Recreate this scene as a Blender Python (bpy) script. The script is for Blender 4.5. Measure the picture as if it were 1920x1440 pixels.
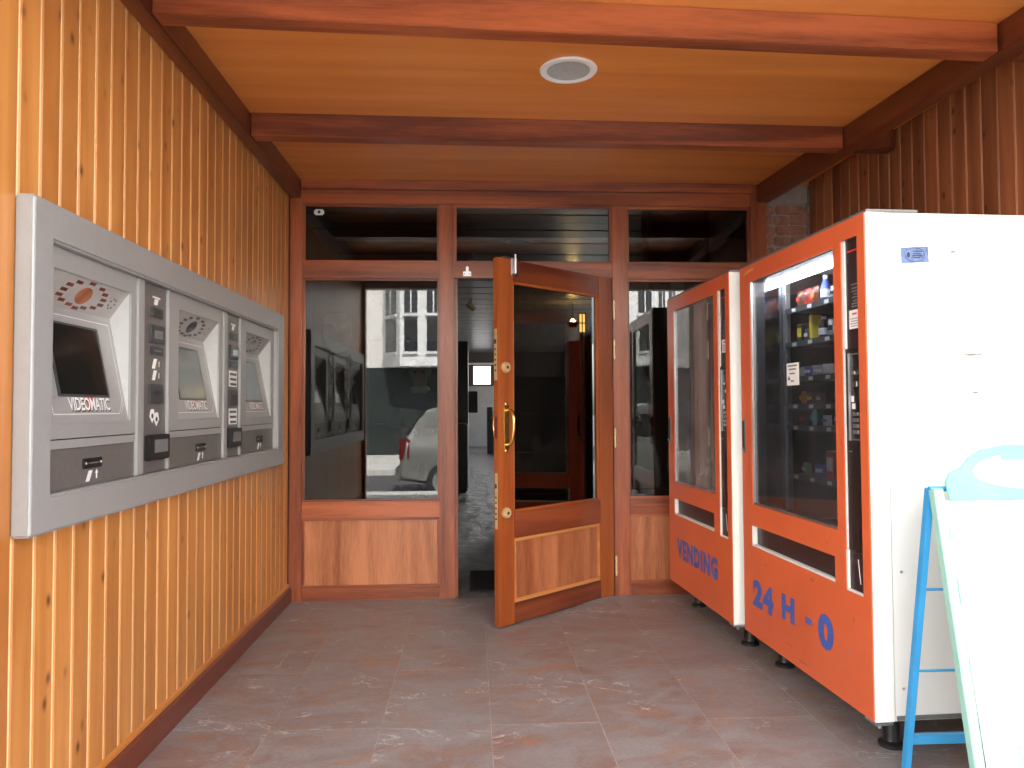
import bpy, bmesh, math, random
from mathutils import Vector, Matrix
random.seed(11)
sc = bpy.context.scene
for o in list(bpy.data.objects): bpy.data.objects.remove(o)
R = math.radians

# ------------------------------------------------------------------ camera
cd = bpy.data.cameras.new('camera'); cam = bpy.data.objects.new('camera', cd)
sc.collection.objects.link(cam); sc.camera = cam
YAW, PITCH, ROLL = R(3.07), R(1.84), R(0.3)
fw = Vector((math.sin(YAW)*math.cos(PITCH), math.cos(YAW)*math.cos(PITCH), math.sin(PITCH)))
rt = Vector((math.cos(YAW), -math.sin(YAW), 0)); up = rt.cross(fw)
r2 = rt*math.cos(ROLL) - up*math.sin(ROLL); u2 = up*math.cos(ROLL) + rt*math.sin(ROLL)
m = Matrix((r2, u2, -fw)).transposed().to_4x4(); m.translation = (0, 0, 1.225)
cam.matrix_world = m
cd.sensor_width = 36; cd.lens = 1400/1920*36; cd.clip_start = 0.05; cd.clip_end = 400
# ------------------------------------------------------------------ sky and sun (the entrance lies in open shade)
SUN_EL, SUN_AZ = R(52), R(25)      # azimuth measured clockwise from +Y: the sun stands behind the shop
w = bpy.data.worlds.new('World'); sc.world = w; w.use_nodes = True
nt = w.node_tree; bg = nt.nodes['Background']
sky = nt.nodes.new('ShaderNodeTexSky'); sky.sky_type = 'NISHITA'; sky.sun_disc = False
sky.sun_elevation = SUN_EL; sky.sun_rotation = SUN_AZ; sky.dust_density = 4.0; sky.air_density = 1.0
hs = nt.nodes.new('ShaderNodeHueSaturation'); hs.inputs['Saturation'].default_value = 0.35
nt.links.new(sky.outputs[0], hs.inputs['Color']); nt.links.new(hs.outputs[0], bg.inputs['Color'])
bg.inputs['Strength'].default_value = 0.15
sl = bpy.data.lights.new('sun', 'SUN'); sl.energy = 5.0; sl.angle = R(0.5); sl.color = (1.0, 0.97, 0.93)
sun = bpy.data.objects.new('sun', sl); sc.collection.objects.link(sun)
d = Vector((math.sin(SUN_AZ)*math.cos(SUN_EL), math.cos(SUN_AZ)*math.cos(SUN_EL), math.sin(SUN_EL)))
sun.rotation_euler = d.to_track_quat('Z', 'Y').to_euler()
sc.view_settings.view_transform = 'Standard'; sc.view_settings.look = 'None'
sc.view_settings.exposure = 2.95; sc.view_settings.gamma = 1.0; sc.view_settings.use_curve_mapping = False
sc.cycles.use_denoising = True; sc.cycles.max_bounces = 10; sc.cycles.diffuse_bounces = 6
sc.cycles.transparent_max_bounces = 16; sc.cycles.sample_clamp_indirect = 8

# ------------------------------------------------------------------ materials
def newmat(name):
    mt = bpy.data.materials.new(name); mt.use_nodes = True
    return mt, mt.node_tree, mt.node_tree.nodes['Principled BSDF']
def N(nt, t, **kw):
    n = nt.nodes.new(t)
    for k, v in kw.items(): setattr(n, k, v)
    return n
def ramp(nt, fac, stops):
    n = N(nt, 'ShaderNodeValToRGB'); e = n.color_ramp.elements
    while len(e) < len(stops): e.new(0.5)
    for i, (p, c) in enumerate(stops):
        e[i].position = p; e[i].color = (c if len(c) == 4 else tuple(c)+(1,))
    nt.links.new(fac, n.inputs[0]); return n.outputs[0]
def mixc(nt, fac, a, b, mode='MIX'):
    n = N(nt, 'ShaderNodeMix', data_type='RGBA', blend_type=mode)
    for s, v in ((n.inputs[0], fac), (n.inputs[6], a), (n.inputs[7], b)):
        if hasattr(v, 'is_output'): nt.links.new(v, s)
        elif isinstance(v, (int, float)): s.default_value = v
        else: s.default_value = tuple(v)+(1,) if len(v) == 3 else v
    return n.outputs[2]
def math_(nt, op, a, b=None):
    n = N(nt, 'ShaderNodeMath', operation=op)
    for i, v in enumerate((a, b)):
        if v is None: continue
        if hasattr(v, 'is_output'): nt.links.new(v, n.inputs[i])
        else: n.inputs[i].default_value = v
    return n.outputs[0]
def coords(nt, scale, rnd=True):
    tc = N(nt, 'ShaderNodeTexCoord'); out = tc.outputs['Object']
    if rnd:
        oi = N(nt, 'ShaderNodeObjectInfo'); mu = N(nt, 'ShaderNodeVectorMath', operation='SCALE')
        cb = N(nt, 'ShaderNodeCombineXYZ')
        for i in range(3): nt.links.new(math_(nt, 'MULTIPLY', oi.outputs['Random'], (37.0, 71.0, 53.0)[i]), cb.inputs[i])
        ad = N(nt, 'ShaderNodeVectorMath', operation='ADD')
        nt.links.new(out, ad.inputs[0]); nt.links.new(cb.outputs[0], ad.inputs[1]); out = ad.outputs[0]
    mp = N(nt, 'ShaderNodeMapping'); mp.inputs['Scale'].default_value = scale
    nt.links.new(out, mp.inputs['Vector']); return mp.outputs[0]
def noise(nt, vec, scale, detail=4, rough=0.5, dist=0.0):
    n = N(nt, 'ShaderNodeTexNoise'); n.inputs['Scale'].default_value = scale
    n.inputs['Detail'].default_value = detail; n.inputs['Roughness'].default_value = rough
    n.inputs['Distortion'].default_value = dist
    nt.links.new(vec, n.inputs['Vector']); return n.outputs['Fac']
def bump(nt, bs, h, strength, dist=0.002):
    b = N(nt, 'ShaderNodeBump'); b.inputs['Strength'].default_value = strength; b.inputs['Distance'].default_value = dist
    nt.links.new(h, b.inputs['Height']); nt.links.new(b.outputs[0], bs.inputs['Normal'])

def wood(name, dark, light, axis='z', rough=0.32, grain=1.0, knots=False, streak=0.5, vary=0.25, coat=0.25):
    mt, nt, bs = newmat(name)
    s = {'x': (0.9, 14, 14), 'y': (14, 0.9, 14), 'z': (14, 14, 0.9)}[axis]
    v = coords(nt, s)
    big = noise(nt, v, 0.55, 3, 0.5, 0.8)
    fine = noise(nt, v, 5.0*grain, 5, 0.65, 0.3)
    f = math_(nt, 'ADD', math_(nt, 'MULTIPLY', big, 1-streak*0.4), math_(nt, 'MULTIPLY', fine, streak*0.4))
    col = ramp(nt, f, [(0.37, dark), (0.62, light)])
    oi = N(nt, 'ShaderNodeObjectInfo')
    br = math_(nt, 'ADD', math_(nt, 'MULTIPLY', oi.outputs['Random'], vary), 1-vary/2)
    cbn = N(nt, 'ShaderNodeCombineColor')
    for i in range(3): nt.links.new(br, cbn.inputs[i])
    col = mixc(nt, 1.0, col, cbn.outputs[0], 'MULTIPLY')
    if knots:
        kv = coords(nt, (9, 9, 5.6))
        sx_ = N(nt, 'ShaderNodeSeparateXYZ'); nt.links.new(kv, sx_.inputs[0])
        cx_ = N(nt, 'ShaderNodeCombineXYZ'); nt.links.new(sx_.outputs[1], cx_.inputs[0]); nt.links.new(sx_.outputs[2], cx_.inputs[1])
        vo = N(nt, 'ShaderNodeTexVoronoi', voronoi_dimensions='2D'); vo.inputs['Scale'].default_value = 1.0
        nt.links.new(cx_.outputs[0], vo.inputs['Vector'])
        sp = N(nt, 'ShaderNodeSeparateColor'); nt.links.new(vo.outputs['Color'], sp.inputs[0])
        k = ramp(nt, vo.outputs['Distance'], [(0.045, (1, 1, 1)), (0.075, (0.5, 0.5, 0.5)), (0.15, (0, 0, 0))])
        msk = ramp(nt, sp.outputs[0], [(0.10, (1, 1, 1)), (0.50, (0, 0, 0))])
        kk = math_(nt, 'MULTIPLY', k, msk)
        col = mixc(nt, math_(nt, 'MULTIPLY', kk, 0.85), col, (dark[0]*0.20, dark[1]*0.13, dark[2]*0.2))
        blot = noise(nt, coords(nt, (6, 6, 2.2)), 1.0, 2)
        col = mixc(nt, ramp(nt, blot, [(0.55, (0, 0, 0)), (0.75, (0.35, 0.35, 0.35))]), col, (dark[0]*0.8, dark[1]*0.62, dark[2]*0.6))
    nt.links.new(col, bs.inputs['Base Color'])
    bs.inputs['Roughness'].default_value = rough
    bs.inputs['Coat Weight'].default_value = coat; bs.inputs['Coat Roughness'].default_value = 0.22
    bump(nt, bs, fine, 0.12, 0.001)
    return mt
def plain(name, col, rough=0.5, metal=0.0, var=0.06, scale=6.0, bumpy=0.0, spec=None, coat=0.0, dirt=None, bscale=60):
    mt, nt, bs = newmat(name)
    v = coords(nt, (1, 1, 1)); n = noise(nt, v, scale, 5, 0.6)
    lo = tuple(max(0, c*(1-var)) for c in col); hi = tuple(min(1, c*(1+var)) for c in col)
    c = ramp(nt, n, [(0.3, lo), (0.7, hi)])
    if dirt:
        dn = noise(nt, v, dirt[1], 6, 0.7, 0.5)
        c = mixc(nt, ramp(nt, dn, [(dirt[2], (0, 0, 0)), (dirt[2]+0.12, (dirt[3],)*3)]), c, dirt[0])
    nt.links.new(c, bs.inputs['Base Color'])
    bs.inputs['Roughness'].default_value = rough; bs.inputs['Metallic'].default_value = metal
    if spec is not None: bs.inputs['Specular IOR Level'].default_value = spec
    bs.inputs['Coat Weight'].default_value = coat; bs.inputs['Coat Roughness'].default_value = 0.1
    if bumpy: bump(nt, bs, noise(nt, v, bscale, 4), bumpy, 0.002)
    return mt
def emit(name, col, s):
    mt, nt, bs = newmat(name)
    bs.inputs['Base Color'].default_value = tuple(col)+(1,)
    bs.inputs['Emission Color'].default_value = tuple(col)+(1,); bs.inputs['Emission Strength'].default_value = s
    return mt
def glass(name, tint, ior=1.9, rough=0.0, milk=0.0):
    mt = bpy.data.materials.new(name); mt.use_nodes = True; nt = mt.node_tree; nt.nodes.clear()
    out = N(nt, 'ShaderNodeOutputMaterial'); mx = N(nt, 'ShaderNodeMixShader')
    lw = N(nt, 'ShaderNodeLayerWeight'); lw.inputs['Blend'].default_value = 0.5
    f0 = ((ior-1)/(ior+1))**2
    fac = math_(nt, 'ADD', math_(nt, 'MULTIPLY', math_(nt, 'POWER', lw.outputs['Facing'], 5.0), 1-f0), f0)
    tr = N(nt, 'ShaderNodeBsdfTransparent'); tr.inputs['Color'].default_value = tuple(tint)+(1,)
    gl = N(nt, 'ShaderNodeBsdfGlossy'); gl.inputs['Roughness'].default_value = rough
    first = tr.outputs[0]
    if milk:
        df = N(nt, 'ShaderNodeBsdfDiffuse'); df.inputs['Color'].default_value = (0.55, 0.57, 0.58, 1)
        m2 = N(nt, 'ShaderNodeMixShader'); v = coords(nt, (1, 1, 1), False)
        nt.links.new(ramp(nt, noise(nt, v, 3.0, 5, 0.6, 0.4), [(0.35, (milk*0.4,)*3), (0.75, (milk*1.6,)*3)]), m2.inputs[0])
        nt.links.new(tr.outputs[0], m2.inputs[1]); nt.links.new(df.outputs[0], m2.inputs[2]); first = m2.outputs[0]
    nt.links.new(fac, mx.inputs[0]); nt.links.new(first, mx.inputs[1]); nt.links.new(gl.outputs[0], mx.inputs[2])
    nt.links.new(mx.outputs[0], out.inputs[0]); return mt

M = {}
M['pine'] = wood('varnished_pine', (0.45, 0.165, 0.038), (0.60, 0.262, 0.070), 'z', 0.38, 1, True, 0.45, 0.26, 0.15)
M['pine_groove'] = wood('lit_tint_pine_edge', (0.84, 0.58, 0.28), (0.93, 0.70, 0.40), 'z', 0.4, 1, False, 0.3, 0.1, 0.1)  # paler edge wood, with light catching the bevel painted into the colour
M['pine_y'] = wood('varnished_pine_moulding', (0.40, 0.125, 0.02), (0.58, 0.23, 0.05), 'y', 0.35, 1, False, 0.35, 0.1, 0.2)
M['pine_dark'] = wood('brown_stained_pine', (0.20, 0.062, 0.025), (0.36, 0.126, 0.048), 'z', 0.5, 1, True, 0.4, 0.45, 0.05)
M['pine_dark_groove'] = wood('lit_tint_brown_edge', (0.42, 0.19, 0.075), (0.52, 0.25, 0.11), 'z', 0.5, 1, False, 0.3, 0.1, 0)  # same painted bevel light on the brown boards
for ax in 'xyz':
    M['mahog_'+ax] = wood('mahogany_'+ax, (0.13, 0.027, 0.011), (0.42, 0.112, 0.038), ax, 0.36, 1.3, False, 0.7, 0.22, 0.2)
    M['door_'+ax] = wood('door_mahogany_'+ax, (0.26, 0.058, 0.013), (0.43, 0.115, 0.025), ax, 0.33, 1, False, 0.45, 0.12, 0.25)
    M['rail_'+ax] = wood('dark_door_rail_'+ax, (0.11, 0.022, 0.010), (0.25, 0.062, 0.022), ax, 0.33, 1.2, False, 0.6, 0.1, 0.25)
M['beam_y'] = wood('dark_beam_wood', (0.095, 0.020, 0.008), (0.20, 0.048, 0.016), 'y', 0.36, 1, False, 0.5, 0.2, 0.2)
M['skirt'] = wood('skirting_wood', (0.10, 0.022, 0.013), (0.16, 0.038, 0.020), 'y', 0.36, 1, False, 0.4, 0.1, 0.2)
M['veneer_z'] = wood('ribbon_veneer_upright', (0.25, 0.072, 0.026), (0.52, 0.20, 0.085), 'z', 0.4, 2.2, False, 0.85, 0.1, 0.15)
M['ceil'] = wood('ceiling_veneer', (0.62, 0.205, 0.040), (0.74, 0.275, 0.062), 'x', 0.36, 1.2, False, 0.6, 0.06, 0.25)
M['moulding'] = wood('pale_moulding', (0.44, 0.17, 0.045), (0.60, 0.27, 0.09), 'x', 0.38, 1, False, 0.3, 0.05, 0.2)
M['glass'] = glass('window_glass', (0.50, 0.52, 0.51), 1.78, 0.0)
M['door_glass'] = glass('door_glass', (0.36, 0.36, 0.34), 1.75, 0.0)
M['vend_glass'] = glass('machine_glass', (0.62, 0.63, 0.66), 2.0, 0.0, 0.04)
M['vend_glass_far'] = glass('far_machine_glass', (0.5, 0.5, 0.52), 2.0, 0.0, 0.26)  # strong milk paints a pale street reflection into the pane
M['frost'] = glass('frosted_film', (0.75, 0.77, 0.78), 1.3, 0.3, 0.55)
M['silver'] = plain('silver_grey_paint', (0.36, 0.36, 0.355), 0.42, 0.25, 0.03, 40, 0.06, None, 0, None, 400)
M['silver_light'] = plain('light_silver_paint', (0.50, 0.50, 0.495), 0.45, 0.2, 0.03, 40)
M['silver_dark'] = plain('brushed_grey_plate', (0.17, 0.157, 0.148), 0.4, 0.3, 0.06, 50, 0.04)
M['soffit'] = plain('warm_grey_moulded_plastic', (0.38, 0.365, 0.35), 0.5, 0.1, 0.04, 20)
M['black'] = plain('black_plastic', (0.012, 0.012, 0.013), 0.35)
M['darkgrey'] = plain('dark_grey_plastic', (0.045, 0.047, 0.05), 0.4)
M['greyplastic'] = plain('mid_grey_plastic', (0.16, 0.165, 0.16), 0.4)
M['screen'] = plain('dark_screen', (0.012, 0.012, 0.011), 0.10, 0, 0.02, 4, 0, 0.4)
M['screen_grey'] = plain('grey_screen', (0.13, 0.16, 0.17), 0.16, 0, 0.05, 3, 0, 0.25)
M['white'] = plain('white_print', (0.80, 0.80, 0.79), 0.5)
M['red'] = plain('red_print', (0.65, 0.045, 0.03), 0.5)
M['orange'] = plain('orange_enamel', (0.68, 0.130, 0.045), 0.33, 0, 0.07, 3.0, 0, None, 0.25, ((0.42, 0.10, 0.05), 14, 0.66, 0.35))
M['cream'] = plain('white_cabinet_enamel', (0.80, 0.80, 0.775), 0.4, 0, 0.02, 3, 0, None, 0.1, ((0.55, 0.5, 0.42), 22, 0.70, 0.5))
M['blue'] = plain('blue_vinyl_letters', (0.055, 0.115, 0.42), 0.4)
M['liner'] = plain('machine_liner', (0.035, 0.036, 0.04), 0.4)
M['mirror'] = plain('polished_liner', (0.16, 0.17, 0.19), 0.16, 1.0, 0.1, 5)
M['alu'] = plain('aluminium', (0.55, 0.56, 0.57), 0.3, 0.9)
M['brass'] = plain('polished_brass', (0.78, 0.53, 0.20), 0.22, 1.0, 0.12, 30)
M['satin'] = plain('satin_brass', (0.62, 0.45, 0.24), 0.35, 0.35, 0.1, 30)
M['steel'] = plain('zinc_steel', (0.6, 0.6, 0.6), 0.3, 1.0)
M['plum'] = plain('smoked_plastic', (0.030, 0.018, 0.020), 0.3, 0, 0.05, 4, 0, 0.35)
M['tube'] = emit('lit_fluorescent_tube', (0.92, 0.97, 1.0), 7.0)
M['bulb'] = emit('warm_lit_bulb', (1.0, 0.52, 0.13), 1.6)
M['uplight'] = emit('warm_uplight', (1.0, 0.60, 0.18), 90.0)
M['led'] = emit('red_led', (1.0, 0.08, 0.03), 8.0)
M['mortar'] = plain('mortar', (0.30, 0.265, 0.24), 0.9, 0, 0.12, 25, 0.5)
M['brick'] = plain('old_brick', (0.31, 0.145, 0.10), 0.9, 0, 0.35, 14, 0.8, None, 0, ((0.13, 0.10, 0.09), 18, 0.56, 0.8))
M['plaster'] = plain('cream_plaster', (0.72, 0.70, 0.66), 0.9, 0, 0.05, 3, 0.2)
M['paint_white'] = plain('white_paint', (0.78, 0.78, 0.77), 0.5)
M['bluebar'] = plain('sky_blue_enamel', (0.045, 0.33, 0.66), 0.35)
M['mint'] = plain('pale_mint_enamel', (0.34, 0.62, 0.52), 0.4)
M['mint_print'] = plain('mint_print', (0.17, 0.46, 0.36), 0.45, 0, 0.12, 6)
M['coat_car'] = plain('silver_car_paint', (0.26, 0.26, 0.245), 0.3, 0.5, 0.03, 3, 0, None, 0.6)
M['carglass'] = plain('car_window', (0.02, 0.022, 0.025), 0.05, 0, 0.05, 3, 0, 1.0)
M['rubber'] = plain('rubber', (0.02, 0.02, 0.02), 0.8)
M['tail'] = plain('tail_light_red', (0.12, 0.008, 0.010), 0.15, 0, 0.1, 10, 0, None, 0.5)
M['asphalt'] = plain('asphalt', (0.06, 0.06, 0.062), 0.9, 0, 0.25, 20, 0.6)
M['paving'] = plain('paving', (0.46, 0.45, 0.43), 0.85, 0, 0.12, 6, 0.3)
M['stone_dark'] = plain('dark_green_stone', (0.018, 0.024, 0.022), 0.5, 0, 0.3, 2)
M['room_dark'] = plain('dark_room_wall', (0.075, 0.062, 0.055), 0.7)
M['room_pale'] = plain('pale_far_wall', (0.38, 0.37, 0.35), 0.8)
M['room_ceiling'] = plain('dark_ceiling_slat', (0.20, 0.20, 0.192), 0.3, 0, 0.2, 4)
M['mat'] = plain('black_mat', (0.010, 0.010, 0.010), 0.95, 0, 0.4, 200, 0.8)
M['card'] = plain('cardboard', (0.42, 0.29, 0.17), 0.8)
M['downlight'] = plain('frosted_lamp_glass', (0.42, 0.45, 0.44), 0.22, 0, 0.06, 30, 0.15)

def mat_tile():
    mt, nt, bs = newmat('slate_laminate')
    v = coords(nt, (1.3, 2.0, 1))
    a = noise(nt, v, 1.9, 6, 0.68, 0.8); b = noise(nt, v, 3.6, 6, 0.65, 1.2); c = noise(nt, v, 55, 4, 0.6)
    col = ramp(nt, a, [(0.36, (0.275, 0.245, 0.245)), (0.52, (0.25, 0.198, 0.186)), (0.64, (0.25, 0.145, 0.118))])
    col = mixc(nt, ramp(nt, b, [(0.46, (0, 0, 0)), (0.66, (0.75,)*3)]), col, (0.31, 0.295, 0.295))
    o = noise(nt, v, 4.3, 3, 0.5, 0.4)
    col = mixc(nt, ramp(nt, o, [(0.56, (0, 0, 0)), (0.70, (0.6,)*3)]), col, (0.34, 0.175, 0.10))
    vn = noise(nt, v, 1.4, 4, 0.62, 1.6)
    ridge = math_(nt, 'ABSOLUTE', math_(nt, 'SUBTRACT', vn, 0.5))
    line = ramp(nt, ridge, [(0.0, (1, 1, 1)), (0.010, (0, 0, 0))])
    msk = ramp(nt, noise(nt, v, 2.0, 2), [(0.48, (0, 0, 0)), (0.58, (1, 1, 1))])
    brk = ramp(nt, noise(nt, v, 12, 3), [(0.36, (0, 0, 0)), (0.55, (1, 1, 1))])
    vein = math_(nt, 'MULTIPLY', math_(nt, 'MULTIPLY', line, msk), brk)
    col = mixc(nt, math_(nt, 'MULTIPLY', vein, 0.8), col, (0.62, 0.60, 0.58))
    spk = N(nt, 'ShaderNodeTexVoronoi'); spk.inputs['Scale'].default_value = 7; nt.links.new(v, spk.inputs['Vector'])
    col = mixc(nt, ramp(nt, spk.outputs['Distance'], [(0.018, (0.8,)*3), (0.03, (0, 0, 0))]), col, (0.5, 0.45, 0.38))
    col = mixc(nt, ramp(nt, c, [(0.35, (0, 0, 0)), (0.75, (0.3,)*3)]), col, (0.07, 0.05, 0.045))
    nt.links.new(col, bs.inputs['Base Color'])
    nt.links.new(ramp(nt, b, [(0.3, (0.36,)*3), (0.7, (0.52,)*3)]), bs.inputs['Roughness'])
    h = math_(nt, 'ADD', math_(nt, 'MULTIPLY', b, 1.0), math_(nt, 'MULTIPLY', vein, 0.5))
    bump(nt, bs, h, 0.35, 0.004)
    return mt
M['tile'] = mat_tile()
M['joint'] = plain('pale_joint', (0.40, 0.33, 0.28), 0.9, 0, 0.3, 12)
def mat_room_floor():
    mt, nt, bs = newmat('wet_look_stone_floor')
    v = coords(nt, (1.6, 1.0, 1), False); n = noise(nt, v, 4.5, 7, 0.75, 0.8)
    nt.links.new(ramp(nt, n, [(0.36, (0.045, 0.04, 0.038)), (0.66, (0.24, 0.225, 0.21))]), bs.inputs['Base Color'])
    bs.inputs['Roughness'].default_value = 0.28
    bump(nt, bs, n, 1.0, 0.05); return mt
M['room_floor'] = mat_room_floor()
def mat_poster():
    mt, nt, bs = newmat('pale_mint_print')  # white ground with pale mint blotches
    v = coords(nt, (1, 1, 1), False); n = noise(nt, v, 3.0, 4, 0.6, 1.5)
    nt.links.new(ramp(nt, n, [(0.50, (0.78, 0.82, 0.80)), (0.57, (0.26, 0.54, 0.45)), (0.61, (0.28, 0.56, 0.47)), (0.66, (0.76, 0.82, 0.79))]), bs.inputs['Base Color'])
    bs.inputs['Roughness'].default_value = 0.5; return mt
M['poster'] = mat_poster()

# ------------------------------------------------------------------ mesh helpers
class MB:
    def __init__(s): s.v = []; s.f = []; s.mi = []
    def add(s, vs, fs, mi=0):
        o = len(s.v); s.v += [tuple(p) for p in vs]
        for f in fs: s.f.append(tuple(i+o for i in f)); s.mi.append(mi)
        return s
    def box(s, x0, x1, y0, y1, z0, z1, mi=0):
        return s.add([(x0,y0,z0),(x1,y0,z0),(x1,y1,z0),(x0,y1,z0),(x0,y0,z1),(x1,y0,z1),(x1,y1,z1),(x0,y1,z1)],
              [(0,3,2,1),(4,5,6,7),(0,1,5,4),(1,2,6,5),(2,3,7,6),(3,0,4,7)], mi)
    def hexa(s, a, b, mi=0):      # a, b: lower and upper rings of n points
        n = len(a)
        return s.add(list(a)+list(b), [tuple(reversed(range(n))), tuple(range(n, 2*n))]+[(i,(i+1)%n,n+(i+1)%n,n+i) for i in range(n)], mi)
    def cyl(s, p0, p1, r, n=16, r1=None, mi=0):
        p0 = Vector(p0); p1 = Vector(p1); a = (p1-p0).normalized(); r1 = r if r1 is None else r1
        t = a.orthogonal().normalized(); b = a.cross(t)
        c = [(t*math.cos(2*math.pi*i/n)+b*math.sin(2*math.pi*i/n)) for i in range(n)]
        return s.hexa([p0+q*r for q in c], [p1+q*r1 for q in c], mi)
    def tube(s, pts, r, n=10, mi=0):
        pts = [Vector(p) for p in pts]; rings = []; prev = None
        for i, p in enumerate(pts):
            d = (pts[min(i+1, len(pts)-1)]-pts[max(i-1, 0)]).normalized()
            t = d.orthogonal().normalized() if prev is None else (prev-d*prev.dot(d)).normalized()
            prev = t; b = d.cross(t); rr = r[i] if isinstance(r, (list, tuple)) else r
            rings.append([p+(t*math.cos(2*math.pi*k/n)+b*math.sin(2*math.pi*k/n))*rr for k in range(n)])
        vs = [q for g in rings for q in g]; fs = []
        for i in range(len(rings)-1):
            for k in range(n): fs.append((i*n+k, i*n+(k+1)%n, (i+1)*n+(k+1)%n, (i+1)*n+k))
        fs.append(tuple(reversed(range(n)))); fs.append(tuple(range((len(rings)-1)*n, len(rings)*n)))
        return s.add(vs, fs, mi)
    def lathe(s, prof, c, n=24, mi=0, axis='z'):   # prof: (r, h)
        vs = []; fs = []
        for r, h in prof:
            for k in range(n):
                a = 2*math.pi*k/n; p = (r*math.cos(a), r*math.sin(a), h)
                if axis == 'y': p = (p[0], p[2], p[1])
                if axis == 'x': p = (p[2], p[0], p[1])
                vs.append((c[0]+p[0], c[1]+p[1], c[2]+p[2]))
        for i in range(len(prof)-1):
            for k in range(n): fs.append((i*n+k, i*n+(k+1)%n, (i+1)*n+(k+1)%n, (i+1)*n+k))
        fs.append(tuple(reversed(range(n)))); fs.append(tuple(range((len(prof)-1)*n, len(prof)*n)))
        return s.add(vs, fs, mi)
    def plate(s, x0, x1, z0, z1, holes, y0, y1, mi=0):   # plate in XZ with rectangular holes, from y0 to y1
        xs = sorted({x0, x1, *[h[0] for h in holes], *[h[1] for h in holes]}); zs = sorted({z0, z1, *[h[2] for h in holes], *[h[3] for h in holes]})
        def solid(i, j):
            if i < 0 or j < 0 or i >= len(xs)-1 or j >= len(zs)-1: return False
            cx = (xs[i]+xs[i+1])/2; cz = (zs[j]+zs[j+1])/2
            return not any(h[0] < cx < h[1] and h[2] < cz < h[3] for h in holes)
        for i in range(len(xs)-1):
            for j in range(len(zs)-1):
                if not solid(i, j): continue
                a, b, c, d = xs[i], xs[i+1], zs[j], zs[j+1]
                s.add([(a,y0,c),(b,y0,c),(b,y0,d),(a,y0,d)], [(0,1,2,3)], mi); s.add([(a,y1,c),(b,y1,c),(b,y1,d),(a,y1,d)], [(3,2,1,0)], mi)
                if not solid(i-1, j): s.add([(a,y0,c),(a,y1,c),(a,y1,d),(a,y0,d)], [(3,2,1,0)], mi)
                if not solid(i+1, j): s.add([(b,y0,c),(b,y1,c),(b,y1,d),(b,y0,d)], [(0,1,2,3)], mi)
                if not solid(i, j-1): s.add([(a,y0,c),(b,y0,c),(b,y1,c),(a,y1,c)], [(3,2,1,0)], mi)
                if not solid(i, j+1): s.add([(a,y0,d),(b,y0,d),(b,y1,d),(a,y1,d)], [(0,1,2,3)], mi)
        return s
    def xform(s, mtx):
        s.v = [tuple(mtx @ Vector(p)) for p in s.v]; return s
    def mesh(s, name, mats, bevel=0, smooth=False, off=(0,0,0), seg=2):
        me = bpy.data.meshes.new(name)
        me.from_pydata([(p[0]-off[0], p[1]-off[1], p[2]-off[2]) for p in s.v], [], s.f)
        for mt in (mats if isinstance(mats, (list, tuple)) else [mats]): me.materials.append(M[mt] if isinstance(mt, str) else mt)
        for p, i in zip(me.polygons, s.mi): p.material_index = i
        bm = bmesh.new(); bm.from_mesh(me)
        bmesh.ops.remove_doubles(bm, verts=bm.verts, dist=1e-5)
        bmesh.ops.recalc_face_normals(bm, faces=bm.faces)
        if bevel:
            es = [e for e in bm.edges if len(e.link_faces) == 2 and e.calc_face_angle(0) > 0.6]
            bmesh.ops.bevel(bm, geom=es, offset=bevel, segments=seg, affect='EDGES', clamp_overlap=True)
        bm.to_mesh(me); bm.free()
        if smooth:
            for p in me.polygons: p.use_smooth = True
            try: me.set_sharp_from_angle(angle=R(40))
            except Exception: pass
        me.update(); return me
def link(o): sc.collection.objects.link(o); return o
def tag(o, label, cat, group=None):
    o['label'] = label; o['category'] = cat
    if group: o['group'] = group
    return o
def thing(name, label, cat, loc=(0,0,0), rz=0, group=None):
    o = link(bpy.data.objects.new(name, None)); o.location = loc; o.rotation_euler = (0,0,rz); o.empty_display_size = 0.1
    return tag(o, label, cat, group)
def struct(o): o['kind'] = 'structure'; return o
LOCAL = set()
def offof(parent):
    o = parent
    while o is not None:
        if o.type == 'EMPTY': return (0,0,0) if o.name in LOCAL else tuple(o.location)
        o = o.parent
    return (0,0,0)
def part(parent, name, mb, mats, bevel=0, smooth=False, label=None, seg=2):
    me = mb.mesh(name, mats, bevel, smooth, offof(parent), seg)
    o = link(bpy.data.objects.new(name, me)); o.parent = parent
    if label: o['label'] = label
    return o
def solo(name, mb, mats, label, cat, bevel=0, smooth=False, group=None):
    c = [sum(p[i] for p in mb.v)/len(mb.v) for i in range(2)]+[min(p[2] for p in mb.v)]
    o = link(bpy.data.objects.new(name, mb.mesh(name, mats, bevel, smooth, c))); o.location = c
    return tag(o, label, cat, group)
def text_mb(s, origin, tx, ty, wid, hei, depth=0.0008, bold=0.02, spacing=1.0):
    """letters fitted in a wid x hei box with its lower-left corner at origin; tx, ty unit directions"""
    cu = bpy.data.curves.new('t', 'FONT'); cu.body = s; cu.offset = bold; cu.space_character = spacing; cu.resolution_u = 3
    ob = link(bpy.data.objects.new('t', cu)); bpy.context.view_layer.update()
    me = bpy.data.meshes.new_from_object(ob.evaluated_get(bpy.context.evaluated_depsgraph_get()))
    bpy.data.objects.remove(ob); bpy.data.curves.remove(cu)
    xs = [v.co.x for v in me.vertices]; ys = [v.co.y for v in me.vertices]
    kx = wid/(max(xs)-min(xs)); ky = hei/(max(ys)-min(ys)); tx = Vector(tx); ty = Vector(ty); n = tx.cross(ty); o = Vector(origin)
    mb = MB(); base = [o+tx*((v.co.x-min(xs))*kx)+ty*((v.co.y-min(ys))*ky)+n*depth for v in me.vertices]
    mb.add(base, [tuple(p.vertices) for p in me.polygons])
    bpy.data.meshes.remove(me); return mb

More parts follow.
